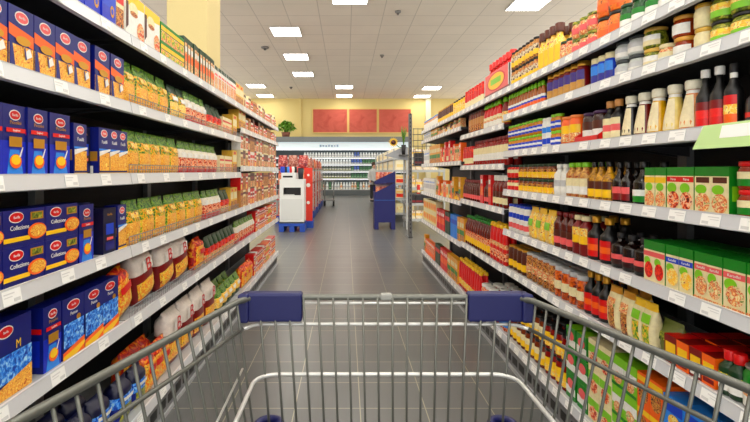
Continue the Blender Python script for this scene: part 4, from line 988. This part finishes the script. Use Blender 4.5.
for i in range(16):
    aa = 2*PI*i/16; c, s_ = math.cos(aa), math.sin(aa)
    a.prism([(c*.04-s_*.02, 0, s_*.04+c*.02), (c*.11, .0, s_*.11), (c*.04+s_*.02, 0, s_*.04-c*.02)], (0,.006,0), M((250,200,20),.5))
obj('petals', a, sf)
a = MB(); a.lathe([(.05,-.012),(.045,.012),(.02,.02)], BROWN, 14)
ob = obj('flower_centre', a, sf, rot=(PI/2,0,0))
a = MB(); a.tube([(0,.02,0),(.12,.03,-.1),(.30,.05,-.12)], .008, GREEN, 6); obj('stem', a, sf)

# ------------------------------------------------------------------ person far down the aisle
def skin(name, verts, edges, radii, m, parent, root=0, sub=2):
    me = bpy.data.meshes.new(name); me.from_pydata(verts, edges, []); me.materials.append(m)
    o = link(name, me, parent); md = o.modifiers.new('skin', 'SKIN')
    for i, r in enumerate(radii):
        d = me.skin_vertices[0].data[i]; d.radius = r if isinstance(r, tuple) else (r, r); d.use_root = (i == root)
    md.use_smooth_shade = True
    if sub: s_ = o.modifiers.new('sub', 'SUBSURF'); s_.levels = sub; s_.render_levels = sub
    return o
pe = thing('person', 'person in pale grey coat and dark trousers standing beyond the navy stand', 'person', (1.27, 21.0, 0), .5)
SKIN = M((206,160,136), .5)
V = [(0,0,.95),(0,0,1.15),(0,0,1.38),(0,-.01,1.5),(0,-.02,1.62),(0,-.02,1.72),   # pelvis..head
     (.1,0,.9),(.11,-.01,.5),(.11,.02,.08),(.11,-.12,.04),(-.1,0,.9),(-.11,.01,.5),(-.11,.03,.08),(-.11,-.12,.04),
     (.18,0,1.4),(.24,.02,1.13),(.24,-.08,.9),(.24,-.1,.82),(-.18,0,1.4),(-.25,.02,1.14),(-.27,-.12,.95),(-.27,-.15,.87)]
E = [(0,1),(1,2),(2,3),(3,4),(4,5),(0,6),(6,7),(7,8),(8,9),(0,10),(10,11),(11,12),(12,13),(2,14),(14,15),(15,16),(16,17),(2,18),(18,19),(19,20),(20,21)]
Rr = [(.15,.11),(.14,.1),(.17,.1),.055,.085,.08,.095,.062,.04,.035,.095,.062,.04,.035,.065,.05,.035,.04,.065,.05,.035,.04]
skin('body', V, E, Rr, SKIN, pe)
a = MB(); a.lathe([(.25,.78),(.235,.95),(.2,1.15),(.235,1.32),(.19,1.46),(.07,1.53)], M((206,208,208),.7), 20, sx=1, sy=.66); obj('coat', a, pe)
skin('coat_sleeves', [(.0,0,1.42),(.19,0,1.41),(.255,.02,1.13),(.255,-.08,.9),(-.19,0,1.41),(-.265,.02,1.14),(-.275,-.12,.95)], [(0,1),(1,2),(2,3),(0,4),(4,5),(5,6)], [.08,.085,.068,.055,.085,.068,.055], M((206,208,208),.7), pe)
skin('trousers', [(0,0,.94),(.1,0,.88),(.11,-.01,.5),(.11,.02,.12),(-.1,0,.88),(-.11,.01,.5),(-.11,.03,.12)], [(0,1),(1,2),(2,3),(0,4),(4,5),(5,6)], [(.17,.13),.12,.085,.07,.12,.085,.07], M((40,40,46),.7), pe)
a = MB(); a.lathe([(.09,1.62),(.105,1.7),(.095,1.78),(.04,1.82)], M((70,50,36),.7), 14, 0, .015); obj('hair', a, pe)
a = MB()
for x in (-.035, .035): a.lathe([(.001,1.668),(.012,1.675),(.001,1.684)], DARK, 8, x, -.098)
a.prism([(-.012,-.1,1.635),(.012,-.1,1.635),(0,-.1,1.67)], (0,-.025,0), SKIN); a.box(-.025,-.102,1.6,.025,-.095,1.607,DRED); obj('face', a, pe)
for x in (-.11, .11):
    a = MB(); a.box(x-.05, -.18, 0, x+.05, .08, .09, BLACK); obj('shoe', a, pe, bevel=.02)

# ------------------------------------------------------------------ shopping cart
CH = M((104,105,98), .42, metal=.5); CHB = M((200,200,196), .35, metal=.4); BLUEP = M((8,14,78), .5, var=.04)
XC = .083; ZR_ = 1.13; YFR = .985
cart = thing('shopping_cart', 'empty steel wire shopping cart with blue corner guards in the foreground', 'shopping cart', (XC, YFR, 0))
# local: x across, y = -depth towards the shopper
def hw(y, z):
    """half width of the basket wall at local y (0 front .. -.8 rear) and height z"""
    t = (ZR_-z); base = .296 - .11*t
    splay = .289*(-y)
    return base + splay - .10*t*min(1, -y/.2)
def rimz(y): return ZR_
Yr = -.80
def loop(z, rc=.05, off=0, fy=0):
    pts = []
    for i in range(9): y = Yr + (0-rc-Yr)*i/8; pts.append((-hw(y, z)-off, y+fy, z))
    for i in range(1, 6):
        a_ = PI - (PI/2)*i/6; pts.append((-hw(0,z)-off+rc+rc*math.cos(a_), -rc+rc*math.sin(a_)+fy, z))
    pts.append((-hw(0,z)-off+rc, fy, z)); pts.append((0, fy, z))
    left = pts[:-1]; right = [(-x, y, z_) for x, y, z_ in left][::-1]
    return left + [(0, fy, z)] + right
ZL = [1.13, 1.072, .97, .78]
a = MB(); a.tube(loop(1.13, .03), .0062, CH, 12); obj('top_rim', a, cart)
a = MB(); a.tube([(-.28,-.006,1.119),(.28,-.006,1.119)], .0028, CHB, 8); obj('rim_wire', a, cart)
LP = loop(1.072, .03); a = MB(); a.tube(LP[:9], .0038, CH, 8); a.tube(LP[8:-8], .0038, CHB, 8); a.tube(LP[-9:], .0038, CH, 8); obj('upper_wire', a, cart)
def sloop(z, w_, rc, fy):
    p = [(-w_, Yr+.02, z), (-w_, -.3, z), (-w_, -rc+fy, z)]
    for i in range(1, 6):
        a_ = PI-(PI/2)*i/6; p.append((-w_+rc+rc*math.cos(a_), -rc+rc*math.sin(a_)+fy, z))
    p.append((-w_+rc, fy, z)); return p + [(-x, y, q) for x, y, q in p][::-1]
a = MB(); a.tube(sloop(.97, .272, .045, -.012), .0042, CHB, 8); obj('middle_wire', a, cart)
a = MB(); a.tube([(-.30,-.02,.985),(-.295,-.3,.985),(-.29,Yr,.985)], .0022, CHB, 8); obj('side_wire', a, cart)
a = MB(); a.tube(loop(.78, .045, -.004, -.03), .004, CHB, 8); obj('lower_wire', a, cart)
def fx(u, z): return u*hw(0, z)/.296
n = 18
for i in range(n):
    u = -.296+.012 + (i+.5)*(.592-.024)/n
    a = MB(); a.tube([(fx(u,1.13), -.008, 1.13), (fx(u,.97), -.020, .97), (fx(u,.78), -.038, .78)], .0026, CH, 6); obj('front_wire', a, cart)
for s_ in (-1, 1):
    for i in range(24):
        y = -.04 - i*.0315
        a = MB(); pts = [(s_*hw(y, z), y, z) for z in (1.13, 1.072, 1.02, .97, .78)]
        a.tube(pts, .0026, CH, 6); obj('side_wire', a, cart)
# basket floor and rear
a = MB()
for i in range(15):
    x = -.24+i*.48/14; a.tube([(x, -.035, .78), (x, Yr, .80)], .0026, CH, 6)
for i in range(6):
    y = -.1-i*.135; a.tube([(-hw(y,.78), y, .782), (hw(y,.78), y, .782)], .004, CH, 6)
obj('basket_floor', a, cart)
a = MB()
for i in range(17):
    u = -1+2*i/16; a.tube([(u*hw(Yr,.78), Yr, .80), (u*hw(Yr,1.02)*.96, Yr, 1.05)], .0026, CH, 6)
a.tube([(-hw(Yr,.9)*.96, Yr, .93), (hw(Yr,.9)*.96, Yr, .93)], .004, CH, 6); obj('rear_gate', a, cart)
# corner guards
for s_ in (-1, 1):
    a = MB(); T = .012; x0, x1 = .176, .300
    prof = [(.012,1.143),(-.016,1.143),(-.016,1.080),(.012,1.080)]
    a.box(min(s_*x0, s_*x1), -.014, 1.080, max(s_*x0, s_*x1), .014, 1.141, BLUEP)
    p = [(s_*(x1-.014), .014, 1.080), (s_*(x1+.004), .010, 1.080), (s_*(x1+.012), -.022, 1.080), (s_*(x1-.012), -.022, 1.080)]
    a.prism(p, (0,0,.061), BLUEP)
    obj('corner_guard', a, cart, bevel=.005)
    # lower blue bumper ring
    a = MB(); cx = s_*.243; cy = -.03
    a.tube([(cx+.024*math.cos(2*PI*i/20), cy+.024*math.sin(2*PI*i/20), .872) for i in range(20)], .009, BLUEP, 10, True)
    a.lathe([(.022,.835),(.021,.874),(.017,.874),(.017,.835)], BLUEP, 16, cx, cy)
    obj('bumper_ring', a, cart)
a = MB(); a.lathe([(.003,.0),(.005,.012),(.003,.02)], M((120,40,30),.4), 8, .005, -.008)
# tag of wire tape on the rim
a = MB(); a.box(-.01,-.009,1.124,.016,.009,1.1385, M((140,140,134),.6)); obj('rim_tape', a, cart, bevel=.004)
# handle, child-seat bar and chassis
a = MB(); zz = 1.14
a.tube([(-hw(Yr,1.13), Yr, 1.13), (-.40, Yr-.07, 1.15)], .011, CH, 8); a.tube([(hw(Yr,1.13), Yr, 1.13), (.40, Yr-.07, 1.15)], .011, CH, 8); obj('handle_arm', a, cart)
a = MB(); a.tube([(-.42, Yr-.07, 1.15), (.42, Yr-.07, 1.15)], .016, BLUEP, 12); obj('handle', a, cart)
for s_ in (-1, 1):
    a = MB(); a.tube([(s_*.27, Yr+.02, 1.1), (s_*.26, Yr+.02, .6), (s_*.25, Yr+.1, .22), (s_*.22, -.12, .20), (s_*.2, -.05, .24)], .012, CH, 10); obj('chassis_rail', a, cart)
    a = MB(); a.tube([(s_*.25, Yr+.06, .5), (s_*.25, -.3, .76)], .009, CH, 8); obj('chassis_brace', a, cart)
a = MB(); a.tube([(-.22,-.12,.20),(.22,-.12,.20)], .011, CH, 8); a.tube([(-.25,Yr+.1,.22),(.25,Yr+.1,.22)], .011, CH, 8); obj('cross_bar', a, cart)
for (x, y) in ((-.22,-.14),(.22,-.14),(-.25,Yr+.1),(.25,Yr+.1)):
    c = MB(); c.box(x-.022, y-.025, .10, x+.022, y+.025, .19, GREY); ca = obj('castor_fork', c, cart, bevel=.004)
    c = MB(); c.tube([(x-.014,y-.02,.062),(x+.014,y-.02,.062)], .062, DARK, 18); obj('wheel', c, ca)

# ------------------------------------------------------------------ camera, light, view
cam = bpy.data.cameras.new('camera'); co = bpy.data.objects.new('camera', cam); C.objects.link(co)
co.location = (0, 0, H); co.rotation_euler = (PI/2, 0, 0)
cam.sensor_width = 36; cam.lens = F*36/750; cam.shift_x = (375-VX)/750; cam.shift_y = -(211-VY)/750
cam.clip_start = .05; cam.clip_end = 100
bpy.context.scene.camera = co
wd = bpy.data.worlds.new('world'); bpy.context.scene.world = wd; wd.use_nodes = True
bg = wd.node_tree.nodes['Background']; bg.inputs['Color'].default_value = (1, .98, .95, 1); bg.inputs['Strength'].default_value = 1.9
sc = bpy.context.scene
sc.view_settings.view_transform = 'Standard'; sc.view_settings.look = 'None'; sc.view_settings.gamma = 1; sc.view_settings.use_curve_mapping = False
sc.view_settings.exposure = .36
